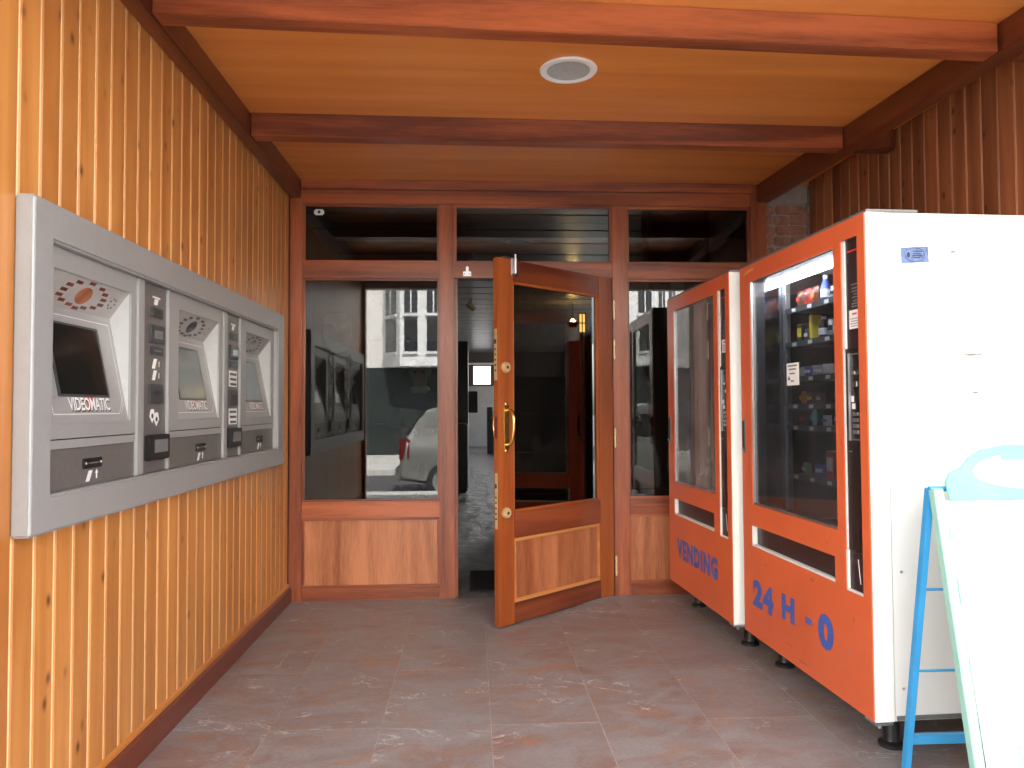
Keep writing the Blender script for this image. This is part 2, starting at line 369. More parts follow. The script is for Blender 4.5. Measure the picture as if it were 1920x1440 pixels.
# ================================================================== ground outside (seen in the reflections)
def sheet(name, mb, mt): o = link(bpy.data.objects.new(name, mb.mesh(name, mt))); return struct(o)
sheet('ground', MB().box(-150,150,-150,150,-0.60,-0.40), 'asphalt')
sheet('road', MB().box(-60,60,-7.0,-2.3,-0.39,-0.26), 'asphalt')
sheet('pavement', MB().box(-60,60,-2.3,1.52,-0.39,-0.10), 'paving')
sheet('pavement', MB().box(-60,60,-9.2,-7.0,-0.39,-0.14), 'paving')

# ================================================================== entrance floor: laminate slabs
fl = sheet('floor', MB().box(-1.175,2.40,1.52,4.93,-0.20,-0.0005), 'joint')
TW, TL = 0.424, 1.29
cx0 = -0.350-2*TW-0.005
slab = {}
ci = 0; x = cx0
while x < 2.39:
    xa, xb = max(x, -1.165), min(x+TW, 2.39)
    if xb-xa > 0.03:
        y0 = 3.556-2*TL if (ci % 2 == 0) else 2.93-2*TL
        y = y0
        while y < 4.92:
            ya, yb = max(y, 1.53), min(y+TL, 4.92)
            if yb-ya > 0.03:
                mb = MB().box(xa+0.0012, xb-0.0012, ya+0.0012, yb-0.0012, -0.0028, 0.0)
                part(fl, 'floor_slab', mb, 'tile')
            y += TL
    x += TW; ci += 1

# ================================================================== left wall of pine boards
FX = -1.170            # face of the boards
wl = thing('board_wall', 'varnished orange pine board wall with grooves painted pale as caught light on the left', 'wall', (-1.19, 3.3, 0))
part(wl, 'backing', MB().box(-1.42,-1.30,1.75,4.93,0.0,2.72), 'room_dark')
def plank_mb(y0, y1, z0, z1, sgn=1, fx=FX, th=0.018, g=0.0095):
    # face fx, board thickness behind it; tongue strip (painted pale for caught light) set back along the y0 edge
    b = fx - sgn*th
    mb = MB()
    ch = 0.0035
    a = [(b,y0+g,z0),(fx-sgn*ch,y0+g,z0),(fx,y0+g+ch,z0),(fx,y1-ch,z0),(fx-sgn*ch,y1,z0),(b,y1,z0)]
    mb.hexa(a, [(p[0],p[1],z1) for p in a], 0)
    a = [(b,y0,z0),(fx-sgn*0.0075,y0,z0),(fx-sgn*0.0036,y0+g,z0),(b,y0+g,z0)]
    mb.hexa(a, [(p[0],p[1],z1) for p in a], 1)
    return mb
py = 1.775
PITCHP = 0.0985
while py < 4.80:
    y1 = min(py+PITCHP, 4.845)
    if y1 > 2.02 and py < 4.45:
        spans = [(0.105, 0.96), (1.72, 2.60)]
    else: spans = [(0.105, 2.60)]
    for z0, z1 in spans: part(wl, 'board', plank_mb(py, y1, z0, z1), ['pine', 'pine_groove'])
    py += PITCHP
mb = MB(); a = [(-1.190,0),(-1.150,0),(-1.150,0.088),(-1.158,0.098),(-1.190,0.098)]
mb.hexa([(p[0],1.76,p[1]) for p in a], [(p[0],4.845,p[1]) for p in a]); part(wl, 'skirting', mb, 'skirt')
mb = MB(); a = [(-1.190,0.0985),(-1.160,0.0985),(-1.163,0.112),(-1.169,0.117),(-1.190,0.117)]
mb.hexa([(p[0],1.765,p[1]) for p in a], [(p[0],4.845,p[1]) for p in a]); part(wl, 'skirting_moulding', mb, 'pine_y')
part(wl, 'end_post', MB().box(-1.34,-1.135,1.66,1.772,-0.098,2.60), 'mahog_z', 0.006)

# ================================================================== right wall of dark boards (turned 2.3 degrees)
RS = -0.0405
def wx(y): return 2.226 + RS*(y-4.81)
wr = thing('dark_board_wall', 'dark brown board wall behind the vending machines on the right', 'wall', (2.3, 3.3, 0))
ang = math.atan(-RS)
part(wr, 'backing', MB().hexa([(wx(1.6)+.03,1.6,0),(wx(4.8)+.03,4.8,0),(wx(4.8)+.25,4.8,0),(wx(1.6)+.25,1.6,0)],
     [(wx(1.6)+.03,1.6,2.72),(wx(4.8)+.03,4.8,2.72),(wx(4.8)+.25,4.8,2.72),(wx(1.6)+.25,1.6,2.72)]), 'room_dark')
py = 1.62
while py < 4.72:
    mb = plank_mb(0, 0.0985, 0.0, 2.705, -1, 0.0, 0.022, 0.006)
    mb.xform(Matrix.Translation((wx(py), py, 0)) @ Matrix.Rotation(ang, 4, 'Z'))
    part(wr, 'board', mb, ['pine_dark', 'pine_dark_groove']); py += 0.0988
# ================================================================== ceiling
ce = sheet('ceiling', MB().box(-1.30,2.62,1.62,4.93,2.722,2.86), 'room_dark')
for i, (a, b) in enumerate(((1.70,2.699),(2.70,3.779),(3.78,4.86))):
    part(ce, 'ceiling_panel', MB().box(-1.165,2.34,a,b,2.708,2.720), 'ceil')
def beam(name, x0, ya, x1, yb, wdt, mt):   # cross beam from (x0,ya) to (x1,yb) near lower edge
    a = [(x0,ya,2.59),(x1,yb,2.59),(x1,yb+wdt,2.59),(x0,ya+wdt,2.59)]
    part(ce, name, MB().hexa(a, [(p[0],p[1],2.7075) for p in a]), mt, 0.004)
def byL(x, ya, yb): return ya+(yb-ya)*(x+1.10)/3.15
beam('cross_beam', -1.097, 2.591, 2.036, byL(2.036,2.591,2.738), 0.085, 'mahog_x')
beam('cross_beam', -1.097, 3.745, 1.968, byL(1.968,3.745,3.812), 0.085, 'mahog_x')
beam('cross_beam', -1.097, 1.66, 2.093, 1.80, 0.085, 'mahog_x')
def rbx(y): return 1.904+(2.043-1.904)*(4.865-y)/(4.865-2.74)
a = [(-1.168,1.66,2.588),(-1.100,1.66,2.588),(-1.100,4.853,2.588),(-1.168,4.853,2.588)]
part(ce, 'edge_beam', MB().hexa(a, [(p[0],p[1],2.7075) for p in a]), 'beam_y', 0.004)
a = [(rbx(1.66),1.66,2.588),(rbx(1.66)+.085,1.66,2.588),(rbx(4.853)+.085,4.853,2.588),(rbx(4.853),4.853,2.588)]
part(ce, 'edge_beam', MB().hexa(a, [(p[0],p[1],2.7075) for p in a]), 'beam_y', 0.004)
# stub ends of the cross beams beyond the edge beam
part(ce, 'beam_stub', MB().box(2.06,2.262,3.82,3.905,2.592,2.7072), 'beam_y', 0.01)
part(ce, 'beam_stub', MB().box(2.132,2.305,2.745,2.83,2.592,2.7072), 'beam_y', 0.01)
# recessed downlight
dl = thing('downlight', 'round white recessed ceiling downlight with frosted glass', 'ceiling light', (0.427,3.21,2.708))
mb = MB().lathe([(0.088,0.0),(0.124,0.0),(0.127,-0.004),(0.122,-0.010),(0.100,-0.012),(0.094,-0.008)], (0.427,3.21,2.7075), 40); mb.f = mb.f[:-2]; mb.mi = mb.mi[:-2]
part(dl, 'trim_ring', mb, 'paint_white', 0, True)
part(dl, 'lens', MB().lathe([(0.0935,-0.001),(0.094,-0.0075),(0.07,-0.0045),(0.03,-0.003)], (0.427,3.21,2.7075), 40), 'downlight', 0, True)
part(dl, 'clip', MB().box(0.421,0.433,3.113,3.121,2.693,2.699), 'steel')

# ================================================================== own facade above the opening (outside, unseen)
fa = thing('shop_facade', 'rendered facade of the shop above and beside the entrance', 'building', (0.6,1.6,-0.1))
part(fa, 'wall', MB().box(-12,-1.345,1.56,1.86,-0.098,4.6), 'plaster')
part(fa, 'wall', MB().box(2.64,12,1.56,1.86,-0.098,4.6), 'plaster')
part(fa, 'lintel', MB().box(-1.345,2.64,1.52,1.655,2.53,4.6), 'plaster')
part(fa, 'side_wall', MB().box(-12,-11.8,1.86,26,-0.098,4.6), 'plaster')

# ================================================================== shopfront
D = 4.865
sf = thing('shopfront', 'mahogany framed glazed shopfront across the back of the entrance', 'shopfront', (0.4, D, 0))
T = 0.085            # frame depth, faces from D to D+T
def sbox(name, x0, x1, z0, z1, mt, y0=D, y1=D+T, bev=0.004, lab=None): return part(sf, name, MB().box(x0,x1,y0,y1,z0,z1), mt, bev, False, lab)
# stiles
sbox('stile', -1.172, -1.092, 0.0, 2.7065, 'mahog_z', D-0.006)
sbox('stile', -0.212, -0.112, 0.0, 2.56, 'mahog_z', D-0.003)
sbox('stile', 0.928, 1.030, 0.0, 2.56, 'mahog_z', D-0.003)
sbox('stile', 1.862, 1.972, 0.0, 2.7065, 'mahog_z', D-0.006)
# header in two steps
sbox('header', -1.092, 1.862, 2.648, 2.7065, 'mahog_x', D-0.035)
sbox('header', -1.092, 1.862, 2.562, 2.648, 'mahog_x', D-0.004)
bays = [(-1.092,-0.212), (-0.112,0.928), (1.030,1.862)]
for i, (a, b) in enumerate(bays):
    sbox('transom_rail', a, b, 2.076, 2.182, 'mahog_x')
    # beads round the top light
    for (x0, x1, z0, z1, mt) in ((a,b,2.545,2.562,'mahog_x'),(a,b,2.182,2.192,'mahog_x'),(a,a+0.014,2.192,2.545,'mahog_z'),(b-0.014,b,2.192,2.545,'mahog_z')):
        sbox('glazing_bead', x0, x1, z0, z1, mt, D+0.014, D+0.055, 0.003)
    sbox('glass_pane', a+0.005, b-0.005, 2.186, 2.555, 'glass', D+0.030, D+0.034, 0)
    if i == 1: continue
    sbox('middle_rail', a, b, 0.525, 0.628, 'mahog_x')
    sbox('bottom_rail', a, b, 0.0, 0.078, 'mahog_x')
    for (x0, x1, z0, z1, mt) in ((a,b,2.060,2.076,'mahog_x'),(a,b,0.628,0.640,'mahog_x'),(a,a+0.013,0.640,2.060,'mahog_z'),(b-0.013,b,0.640,2.060,'mahog_z')):
        sbox('glazing_bead', x0, x1, z0, z1, mt, D+0.016, D+0.055, 0.003)
    pane = sbox('glass_pane', a+0.005, b-0.005, 0.632, 2.068, 'glass', D+0.030, D+0.034, 0)
    sbox('wood_panel', a, b, 0.078, 0.525, 'veneer_z', D+0.022, D+0.045, 0)
    for (x0, x1, z0, z1, mt) in ((a,b,0.507,0.525,'mahog_x'),(a,b,0.078,0.094,'mahog_x'),(a,a+0.016,0.094,0.507,'mahog_z'),(b-0.016,b,0.094,0.507,'mahog_z')):
        sbox('panel_moulding', x0, x1, z0, z1, mt, D+0.006, D+0.022, 0.005)
    if i == 0: pane_l = pane
    else: pane_r = pane
# door lining with a rebate
sbox('door_lining', -0.112, -0.094, 0.0, 2.076, 'mahog_z', D+0.03, D+0.12, 0.003)
sbox('threshold', -0.094, 0.928, 0.0, 0.004, 'room_floor', D+0.0, D+0.12, 0)

# frosted film pictures on the panes (inner face)
def poly_plate(pts, y0, y1):
    return MB().hexa([(p[0],y0,p[1]) for p in pts], [(p[0],y1,p[1]) for p in pts])
def blob(cx, cz, rx, rz, n=26, amp=0.06, seed=0, f=None):
    rd = random.Random(seed); ph = [rd.uniform(0,6.28) for _ in range(5)]
    out = []
    for k in range(n):
        a = 2*math.pi*k/n; r = 1+sum(amp/(j+1)*math.sin((j+2)*a+ph[j]) for j in range(4))
        out.append((cx+rx*r*math.cos(a), cz+rz*r*math.sin(a)))
    return out
# a plain head-and-shoulders shape: brow, cheeks and chin, with clear gaps for the eyes
yf0, yf1 = D+0.0375, D+0.0380
part(pane_l, 'frosted_film', poly_plate([(-0.955,1.835),(-0.93,1.855),(-0.85,1.858),(-0.795,1.85),(-0.782,1.80),(-0.785,1.775),(-0.955,1.775),(-0.968,1.80)], yf0, yf1), 'frost')
for x0, x1 in ((-0.968,-0.945),(-0.905,-0.855),(-0.812,-0.778)): part(pane_l, 'frosted_film', MB().box(x0,x1,yf0,yf1,1.752,1.7745), 'frost')
part(pane_l, 'frosted_film', poly_plate([(-0.968,1.7515),(-0.778,1.7515),(-0.775,1.70),(-0.790,1.64),(-0.825,1.600),(-0.870,1.588),(-0.915,1.600),(-0.950,1.645),(-0.968,1.70)], yf0, yf1), 'frost')
part(pane_l, 'frosted_film', poly_plate([(-0.93,1.572),(-0.88,1.575),(-0.83,1.562),(-0.79,1.578),(-0.775,1.54),(-0.74,1.52),(-0.80,1.49),(-0.86,1.45),(-0.92,1.50)], yf0, yf1), 'frost')
part(pane_l, 'frosted_film', poly_plate([(-0.84,1.40),(-0.79,1.43),(-0.75,1.40),(-0.78,1.37),(-0.80,1.25),(-0.83,1.27)], yf0, yf1), 'frost')
part(pane_r, 'frosted_film', poly_plate([(1.045,1.93),(1.10,1.78),(1.15,1.70),(1.165,1.60),(1.13,1.50),(1.18,1.40),(1.20,1.33),(1.16,1.25),(1.17,1.15),(1.21,1.05),(1.15,1.02),(1.06,1.06),(1.045,1.2)], yf0, yf1), 'frost')
part(pane_r, 'frosted_film', poly_plate([(1.045,0.98),(1.12,1.00),(1.20,0.98),(1.24,0.88),(1.26,0.72),(1.05,0.70)], yf0, yf1), 'frost')
part(pane_r, 'frosted_film', poly_plate([(1.285,0.93),(1.30,0.86),(1.335,0.94),(1.345,0.88),(1.32,0.80),(1.29,0.80)], yf0, yf1), 'frost')

# small fittings on the shopfront
dv = thing('door_sensor', 'small white sensor box on the upper left transom pane', 'sensor', (-0.99, D+0.02, 2.48))
part(dv, 'case', MB().box(-1.022,-0.958,D+0.005,D+0.029,2.486,2.524), 'paint_white', 0.008)
part(dv, 'eye', MB().lathe([(0.010,0.0049),(0.009,0.001),(0.004,0.0005)], (-0.988,D+0.0,2.504), 16, 0, 'y'), 'black', 0, True)
lt = thing('door_catch', 'steel catch screwed to the rail above the doorway', 'door catch', (-0.029, D-0.01, 2.08))
part(lt, 'plate', MB().box(-0.055,-0.003,D-0.004,D-0.0002,2.088,2.118), 'steel', 0.001)
part(lt, 'arm', MB().box(-0.037,-0.019,D-0.018,D-0.0042,2.095,2.150), 'steel', 0.004)
for sx in (-0.047,-0.011): part(lt, 'screw', MB().lathe([(0.004,0),(0.003,-0.002)], (sx,D-0.0042,2.103), 10, 0, 'y'), 'darkgrey')

# ================================================================== open door (hinged on the right, swung outward)
hx, hy = 0.925, 4.852; tx_, ty_ = 0.142, 4.158
dang = math.atan2(ty_-hy, tx_-hx)           # local +x runs from hinge to lock edge, local +y is the outer face direction
dr = thing('entrance_door', 'orange mahogany glazed door standing half open with brass handle', 'door', (hx,hy,0.006), dang)
LOCAL.add(dr.name)
DW, DH, DT = 1.036, 2.068, 0.044
# outer face normal is (0.66,-0.75): local +y = rotate(dir,+90)
def dbox(name, x0, x1, z0, z1, mt, y0=-DT, y1=0.0, bev=0.003): return part(dr, name, MB().box(x0,x1,y0,y1,z0,z1), mt, bev)
dbox('stile', 0.005, 0.142, 0.004, DH, 'door_z'); dbox('stile', DW-0.118, DW, 0.004, DH, 'door_z')
S0, S1 = 0.142, DW-0.118
dbox('rail', S0, S1, 1.945, DH-0.001, 'rail_x', -DT, -0.0015); dbox('rail', S0, S1, 0.482, 0.628, 'rail_x', -DT, -0.0015); dbox('rail', S0, S1, 0.006, 0.118, 'rail_x', -DT, -0.0015)
pn = dbox('glass_pane', S0, S1, 0.628, 1.945, 'door_glass', -DT/2-0.003, -DT/2+0.003, 0)
for (x0,x1,z0,z1,mt) in ((S0,S1,1.930,1.945,'door_x'),(S0,S1,0.628,0.642,'door_x'),(S0,S0+0.015,0.642,1.930,'door_z'),(S1-0.012,S1,0.642,1.930,'moulding')):
    dbox('glazing_bead', x0,x1,z0,z1,mt,-DT+0.004,-0.006,0.004)
dbox('wood_panel', S0, S1, 0.118, 0.482, 'veneer_z', -DT+0.012, -0.020, 0)
for (x0,x1,z0,z1) in ((S0,S1,0.460,0.482),(S0,S1,0.118,0.140),(S0,S0+0.022,0.140,0.460),(S1-0.022,S1,0.140,0.460)):
    dbox('panel_moulding', x0,x1,z0,z1,'moulding',-0.0198,-0.004,0.006)
lockx = DW-0.055
# pull handle
ph = part(dr, 'pull_handle', MB().box(lockx-0.020,lockx+0.020,0.0002,0.006,0.985,1.235), 'brass', 0.003)
part(ph, 'grip', MB().tube([(lockx,0.006,1.205),(lockx,0.03,1.208),(lockx,0.052,1.195),(lockx,0.062,1.16),(lockx,0.060,1.10),(lockx,0.050,1.045),(lockx,0.036,1.015),(lockx,0.006,1.012)],
     [0.008,0.009,0.010,0.011,0.011,0.010,0.009,0.008], 12), 'brass', 0, True)
for z in (0.978,1.242): part(ph, 'finial', MB().lathe([(0.011,0),(0.012,0.004),(0.006,0.008)], (lockx,0.0002,z), 14, 0, 'y'), 'brass', 0, True)
ph2 = part(dr, 'inner_handle', MB().tube([(lockx,-DT,1.205),(lockx,-DT-0.05,1.195),(lockx,-DT-0.06,1.12),(lockx,-DT-0.045,1.04),(lockx,-DT,1.012)], 0.010, 10), 'brass', 0, True)
for z in (1.448, 0.632):
    lk = part(dr, 'lock_cylinder', MB().lathe([(0.031,0.0),(0.031,0.008),(0.027,0.017),(0.019,0.019),(0.018,0.014)], (lockx+0.004,0.0002,z), 28, 0, 'y'), 'satin', 0, True)
    part(lk, 'keyhole', MB().lathe([(0.009,0.0205),(0.008,0.0215)], (lockx+0.004,0.0,z), 14, 0, 'y'), 'black')
# lock plates and bolts on the edge
for z0, z1 in ((1.375,1.665),(0.545,0.855)):
    lp = part(dr, 'lock_plate', MB().box(DW+0.0002,DW+0.002,-0.036,-0.012,z0,z1), 'satin', 0.0008)
    for k in range(5): part(lp, 'bolt', MB().cyl((DW+0.002,-0.024,z0+0.055+k*0.03),(DW+0.0045,-0.024,z0+0.055+k*0.03),0.006,10), 'darkgrey')
    part(lp, 'latch_bolt', MB().box(DW+0.002,DW+0.005,-0.031,-0.017,z1-0.085,z1-0.06), 'darkgrey')
part(dr, 'edge_plate', MB().box(DW+0.0002,DW+0.0015,-0.033,-0.012,1.05,1.17), 'skirt')
# closer bracket on the top corner
cb = part(dr, 'closer_bracket', MB().box(DW-0.155,DW-0.100,0.0004,0.004,1.975,2.072).box(DW-0.150,DW-0.035,-0.040,0.004,2.0722,2.0755), 'steel', 0.001)
part(cb, 'spring_barrel', MB().cyl((DW-0.120,0.016,1.985),(DW-0.120,0.016,2.075),0.011,14), 'steel', 0, True)
part(cb, 'pivot', MB().cyl((DW-0.120,0.016,2.0755),(DW-0.120,0.016,2.096),0.007,12), 'steel', 0, True)
for z in (0.19, 1.02, 1.60, 1.86):
    part(dr, 'hinge', MB().cyl((-0.008,0.006,z-0.055),(-0.008,0.006,z+0.055),0.009,12).cyl((-0.008,0.006,z-0.065),(-0.008,0.006,z+0.065),0.005,10), 'satin', 0, True)

# ================================================================== brick pier and plaster above it
bc = thing('brick_pier', 'old brick pier with thick mortar right of the shopfront', 'brick pier', (2.1, 4.95, 0))
part(bc, 'mortar_core', MB().box(1.975,2.26,4.868,5.15,0,2.585), 'mortar', 0.01)
part(bc, 'plaster_cap', MB().box(1.975,2.26,4.866,5.15,2.587,2.72), 'mortar', 0.008)
z = 0.01; row = 0
rb = random.Random(4)
while z < 2.52:
    h = 0.064
    segs = [(1.974,2.012),(2.018,2.126),(2.134,2.262)] if row % 2 == 0 else [(1.974,2.026),(2.031,2.236),(2.241,2.262)]
    for a, b in segs:
        jy = rb.uniform(-0.004,0.006); jz = rb.uniform(-0.004,0.004)
        n = 10; pts = []
        part(bc, 'brick', MB().box(a,b,4.852+jy,4.90,z+jz,z+h+jz+rb.uniform(-.004,.004)), 'brick', 0.010, True)
    z += 0.0715; row += 1

# ================================================================== room behind the shopfront
RY0, RY1 = D+T+0.04, 24.0
sheet('interior_floor', MB().box(-1.6,2.9,RY0-0.04,RY1+0.2,-0.15,-0.001), 'room_floor')
ic = sheet('interior_ceiling', MB().box(-1.8,3.1,RY0-0.04,RY1+0.3,3.05,3.25), 'room_dark')
y = RY0+0.1
while y < 23.9:
    part(ic, 'ceiling_slat', MB().box(-1.6,2.9,y,y+0.56,3.02,3.048), 'room_ceiling', 0.004); y += 0.60
iw = thing('interior_wall_side', 'dark side wall of the shop seen through the doorway', 'wall', (-1.6, 14, 0))
part(iw, 'panel', MB().box(-1.8,-1.6,RY0-0.04,RY1+0.2,0,3.05), 'room_dark')
iw2 = thing('interior_wall_right', 'dim right hand wall of the shop interior behind the glass', 'wall', (2.9, 14, 0))
part(iw2, 'panel', MB().box(2.9,3.1,RY0-0.04,15.0,0,3.05), 'room_dark')
part(iw2, 'panel', MB().box(2.9,3.1,15.0,23.4,0,0.3).box(2.9,3.1,15.0,23.4,2.85,3.05).box(2.9,3.1,23.4,24.2,0,3.05), 'room_dark')  # unseen side opening, widened to bring daylight into the far room
iw3 = thing('interior_wall_front', 'wall beside the shopfront inside the shop', 'wall', (4.0, 5.0, 0))
part(iw3, 'panel', MB().box(2.262,2.9,4.93,5.03,0,3.05).box(-1.6,-1.175,4.94,5.03,0,3.05).box(-1.175,2.262,4.952,5.03,2.71,3.05), 'room_dark')
fwall = thing('interior_wall_far', 'pale far wall of the shop with dark upper band and barred window', 'wall', (1.0, RY1, 0))
def fpart(name, x0,x1,z0,z1,mt,y0=RY1,y1=RY1+0.2): return part(fwall, name, MB().box(x0,x1,y0,y1,z0,z1), mt)
fpart('panel', -1.6, 2.9, 0, 1.93, 'room_pale'); fpart('panel', -1.6, 0.05, 1.93, 3.05, 'room_dark'); fpart('panel', 0.60, 2.9, 1.93, 3.05, 'room_dark')
fpart('panel', 0.05, 0.60, 2.58, 3.05, 'room_dark'); fpart('panel', 0.05, 0.60, 1.93, 1.99, 'room_dark')
fpart('ledge', -0.20, 0.80, 2.62, 2.68, 'paint_white', RY1-0.06, RY1-0.002)
for k in range(6): part(fwall, 'window_bar', MB().box(0.09+k*0.09,0.105+k*0.09,RY1+0.05,RY1+0.065,1.99,2.22), 'black')
cab = thing('tall_cabinet', 'tall black cabinet against the left inside the doorway', 'cabinet', (-0.55,9.5,0))
part(cab, 'body', MB().box(-1.55,-0.06,11.4,13.2,0,2.25), 'black', 0.01); part(cab, 'shelf', MB().box(-0.058,0.09,12.1,12.6,1.15,1.50), 'black', 0.01)
part(cab, 'lower_case', MB().box(-1.5,-0.07,10.9,11.39,0,1.0), 'black', 0.02)
cn = thing('counter', 'dark counter at the far end of the shop', 'counter', (1.1,21,0))
part(cn, 'body', MB().box(0.55,2.4,20.0,20.6,0,0.95), 'room_dark', 0.01); part(cn, 'top', MB().box(0.50,2.45,19.95,20.65,0.952,0.99), 'mahog_x', 0.005); part(cn, 'post', MB().box(0.40,0.545,20.0,20.2,0,1.25), 'black', 0.004)
for i, (px_, py_, lab) in enumerate(((0.02,8.6,'small pale spotlight on the shop ceiling, nearest the doorway'),(-0.02,12.2,'small pale spotlight on the shop ceiling, middle one'),(0.55,16.0,'small pale spotlight on the shop ceiling near the far wall'))):
    s_ = thing('spotlight', lab, 'spotlight', (px_,py_,2.8), 0, 'ceiling spotlights in the shop')
    part(s_, 'bracket', MB().box(px_-0.02,px_+0.02,py_-0.02,py_+0.02,2.92,3.0195), 'steel'); part(s_, 'head', MB().cyl((px_-0.05,py_-0.03,2.93),(px_+0.06,py_+0.02,2.84),0.045,14), 'paint_white', 0.004, True)
dm = thing('doormat', 'black doormat just inside the doorway', 'doormat', (0.25,5.3,0)); part(dm, 'pad', MB().box(0.00,0.85,5.06,5.62,0.0,0.014), 'mat', 0.004)
part(dm, 'rubber_edge', MB().plate(-0.02,0.87,5.04,5.64,[(0.00,0.85,5.06,5.62)],0.0,0.010).xform(Matrix(((1,0,0,0),(0,0,1,0),(0,1,0,0),(0,0,0,1)))), 'rubber')
# warm lamp and lit wall fitting seen through the door glass
wlp = thing('ceiling_lamp', 'warm lit uplighter under the shop ceiling seen through the door glass', 'lamp', (1.72,12.6,2.7))
part(wlp, 'rod', MB().cyl((1.72,12.6,2.73),(1.72,12.6,3.02),0.008,8), 'black'); part(wlp, 'shade', MB().lathe([(0.02,-0.10),(0.06,-0.09),(0.11,0.0),(0.10,0.0),(0.05,-0.08)], (1.72,12.6,2.68), 20), 'black', 0, True)
part(wlp, 'bulb', MB().lathe([(0.01,-0.05),(0.035,-0.03),(0.04,0.02),(0.02,0.05)], (1.72,12.6,2.68), 14), 'uplight', 0, True)
wf = thing('wall_sconce', 'small lit wall lantern with four warm panes', 'lamp', (1.09,7.3,1.95))
part(wf, 'frame', MB().plate(1.055,1.125,1.96,2.16,[(1.062,1.086,1.97,2.055),(1.094,1.118,1.97,2.055),(1.062,1.086,2.065,2.15),(1.094,1.118,2.065,2.15)],7.30,7.32), 'black')
part(wf, 'lit_pane', MB().box(1.06,1.12,7.322,7.34,1.965,2.155), 'bulb')
part(wf, 'post', MB().box(1.075,1.105,7.345,7.38,0,2.16), 'black')
rs_ = thing('display_rack', 'reddish brown rack inside the shop behind the open door', 'rack', (1.1,7.6,0))
part(rs_, 'side_panel', MB().box(0.98,1.22,7.5,7.9,0,1.9), 'skirt', 0.005); part(rs_, 'back_panel', MB().box(0.35,0.975,7.8,7.9,0,1.55), 'black', 0.005)
for z in (0.35,0.75,1.15): part(rs_, 'shelf', MB().box(0.35,0.975,7.5,7.795,z,z+0.02), 'skirt', 0.003)
rd = thing('standby_light', 'tiny red standby light deep inside the shop', 'indicator', (1.06,7.4,1.60))
part(rd, 'lens', MB().lathe([(0.009,-0.004),(0.006,-0.008),(0.002,-0.009)], (1.10,7.4985,1.62), 10, 0, 'y'), 'led', 0, True); part(rd, 'bezel', MB().box(1.08,1.12,7.4955,7.4995,1.60,1.64), 'black')
bx = thing('cardboard_box', 'brown cardboard box on the low shelf behind the narrow right pane', 'box', (1.2,5.2,0.66))
part(bx, 'body', MB().box(1.08,1.30,5.16,5.42,0.66,0.80), 'card', 0.006); part(bx, 'lid', MB().box(1.075,1.305,5.155,5.425,0.8005,0.83), 'card', 0.006)
shf = thing('window_shelf', 'low dark shelf unit inside behind the right pane', 'shelf unit', (1.4,5.3,0)); part(shf, 'top', MB().box(1.04,1.86,5.12,5.5,0.63,0.658), 'room_dark', 0.003)
part(shf, 'side', MB().box(1.05,1.08,5.14,5.48,0.0,0.629), 'room_dark'); part(shf, 'side', MB().box(1.82,1.85,5.14,5.48,0.0,0.629), 'room_dark')
pic = thing('picture_frame', 'dark framed picture inside above the right transom pane', 'picture', (1.62,6.0,2.2))
part(pic, 'frame', MB().plate(1.45,1.95,2.28,2.98,[(1.49,1.91,2.32,2.94)],6.0,6.03), 'black'); part(pic, 'print', MB().box(1.485,1.915,6.012,6.02,2.315,2.945), 'room_dark')
part(pic, 'board', MB().box(1.40,2.88,6.035,6.06,2.0,3.019), 'room_pale')
pil = thing('inner_pillar', 'pale grey post inside behind the right window', 'pillar', (1.5,5.8,0)); part(pil, 'shaft', MB().box(1.42,1.56,5.75,5.9,0,3.019), 'room_dark', 0.005); part(pil, 'base', MB().box(1.40,1.58,5.73,5.92,0,0.12), 'black', 0.005)

# ================================================================== rental kiosk set in the left wall
kx = -1.120; KF = -1.145
ks = thing('video_kiosk', 'silver grey wall kiosk with three screens and two payment columns', 'kiosk', (-1.15, 3.25, 0.90))
KY0, KY1, KZ0, KZ1 = 1.965, 4.53, 0.900, 1.784
HY0, HY1, HZ0, HZ1 = 2.060, 4.385, 1.000, 1.680
swap = Matrix(((0,1,0,0),(1,0,0,0),(0,0,1,0),(0,0,0,1)))     # plate() is in XZ: turn it into YZ
part(ks, 'surround', MB().plate(KY0,KY1,KZ0,KZ1,[(HY0,HY1,HZ0,HZ1)],-1.172,kx).xform(swap), 'silver', 0.007, False, None, 3)
part(ks, 'back_box', MB().box(-1.295,-1.285,HY0-0.03,HY1+0.03,HZ0-0.02,HZ1+0.02), 'darkgrey')
units = [(2.045,2.612), (2.888,3.497), (3.760,4.385)]
nich = [(2.105,2.570), (2.982,3.447), (3.855,4.320)]
nz0, nz1, NI, NZI = 1.188, 1.618, -1.216, 1.530
GAP = 1.143
E_ = Vector((0,1,0))
def on_screen(t):     # point on screen plane, t: 0 bottom .. 1 top -> (x,z)
    return (KF-0.004+(NI-KF+0.004)*t, nz0+(NZI-nz0)*t)
sx0, sz0 = on_screen(0); sx1, sz1 = on_screen(1)
sdir = Vector((sx1-sx0, 0, sz1-sz0)).normalized(); snrm = E_.cross(sdir)
def sp(y, t, lift=0.0):
    x_, z_ = on_screen(t); p = Vector((x_, y, z_))+snrm*lift; return tuple(p)
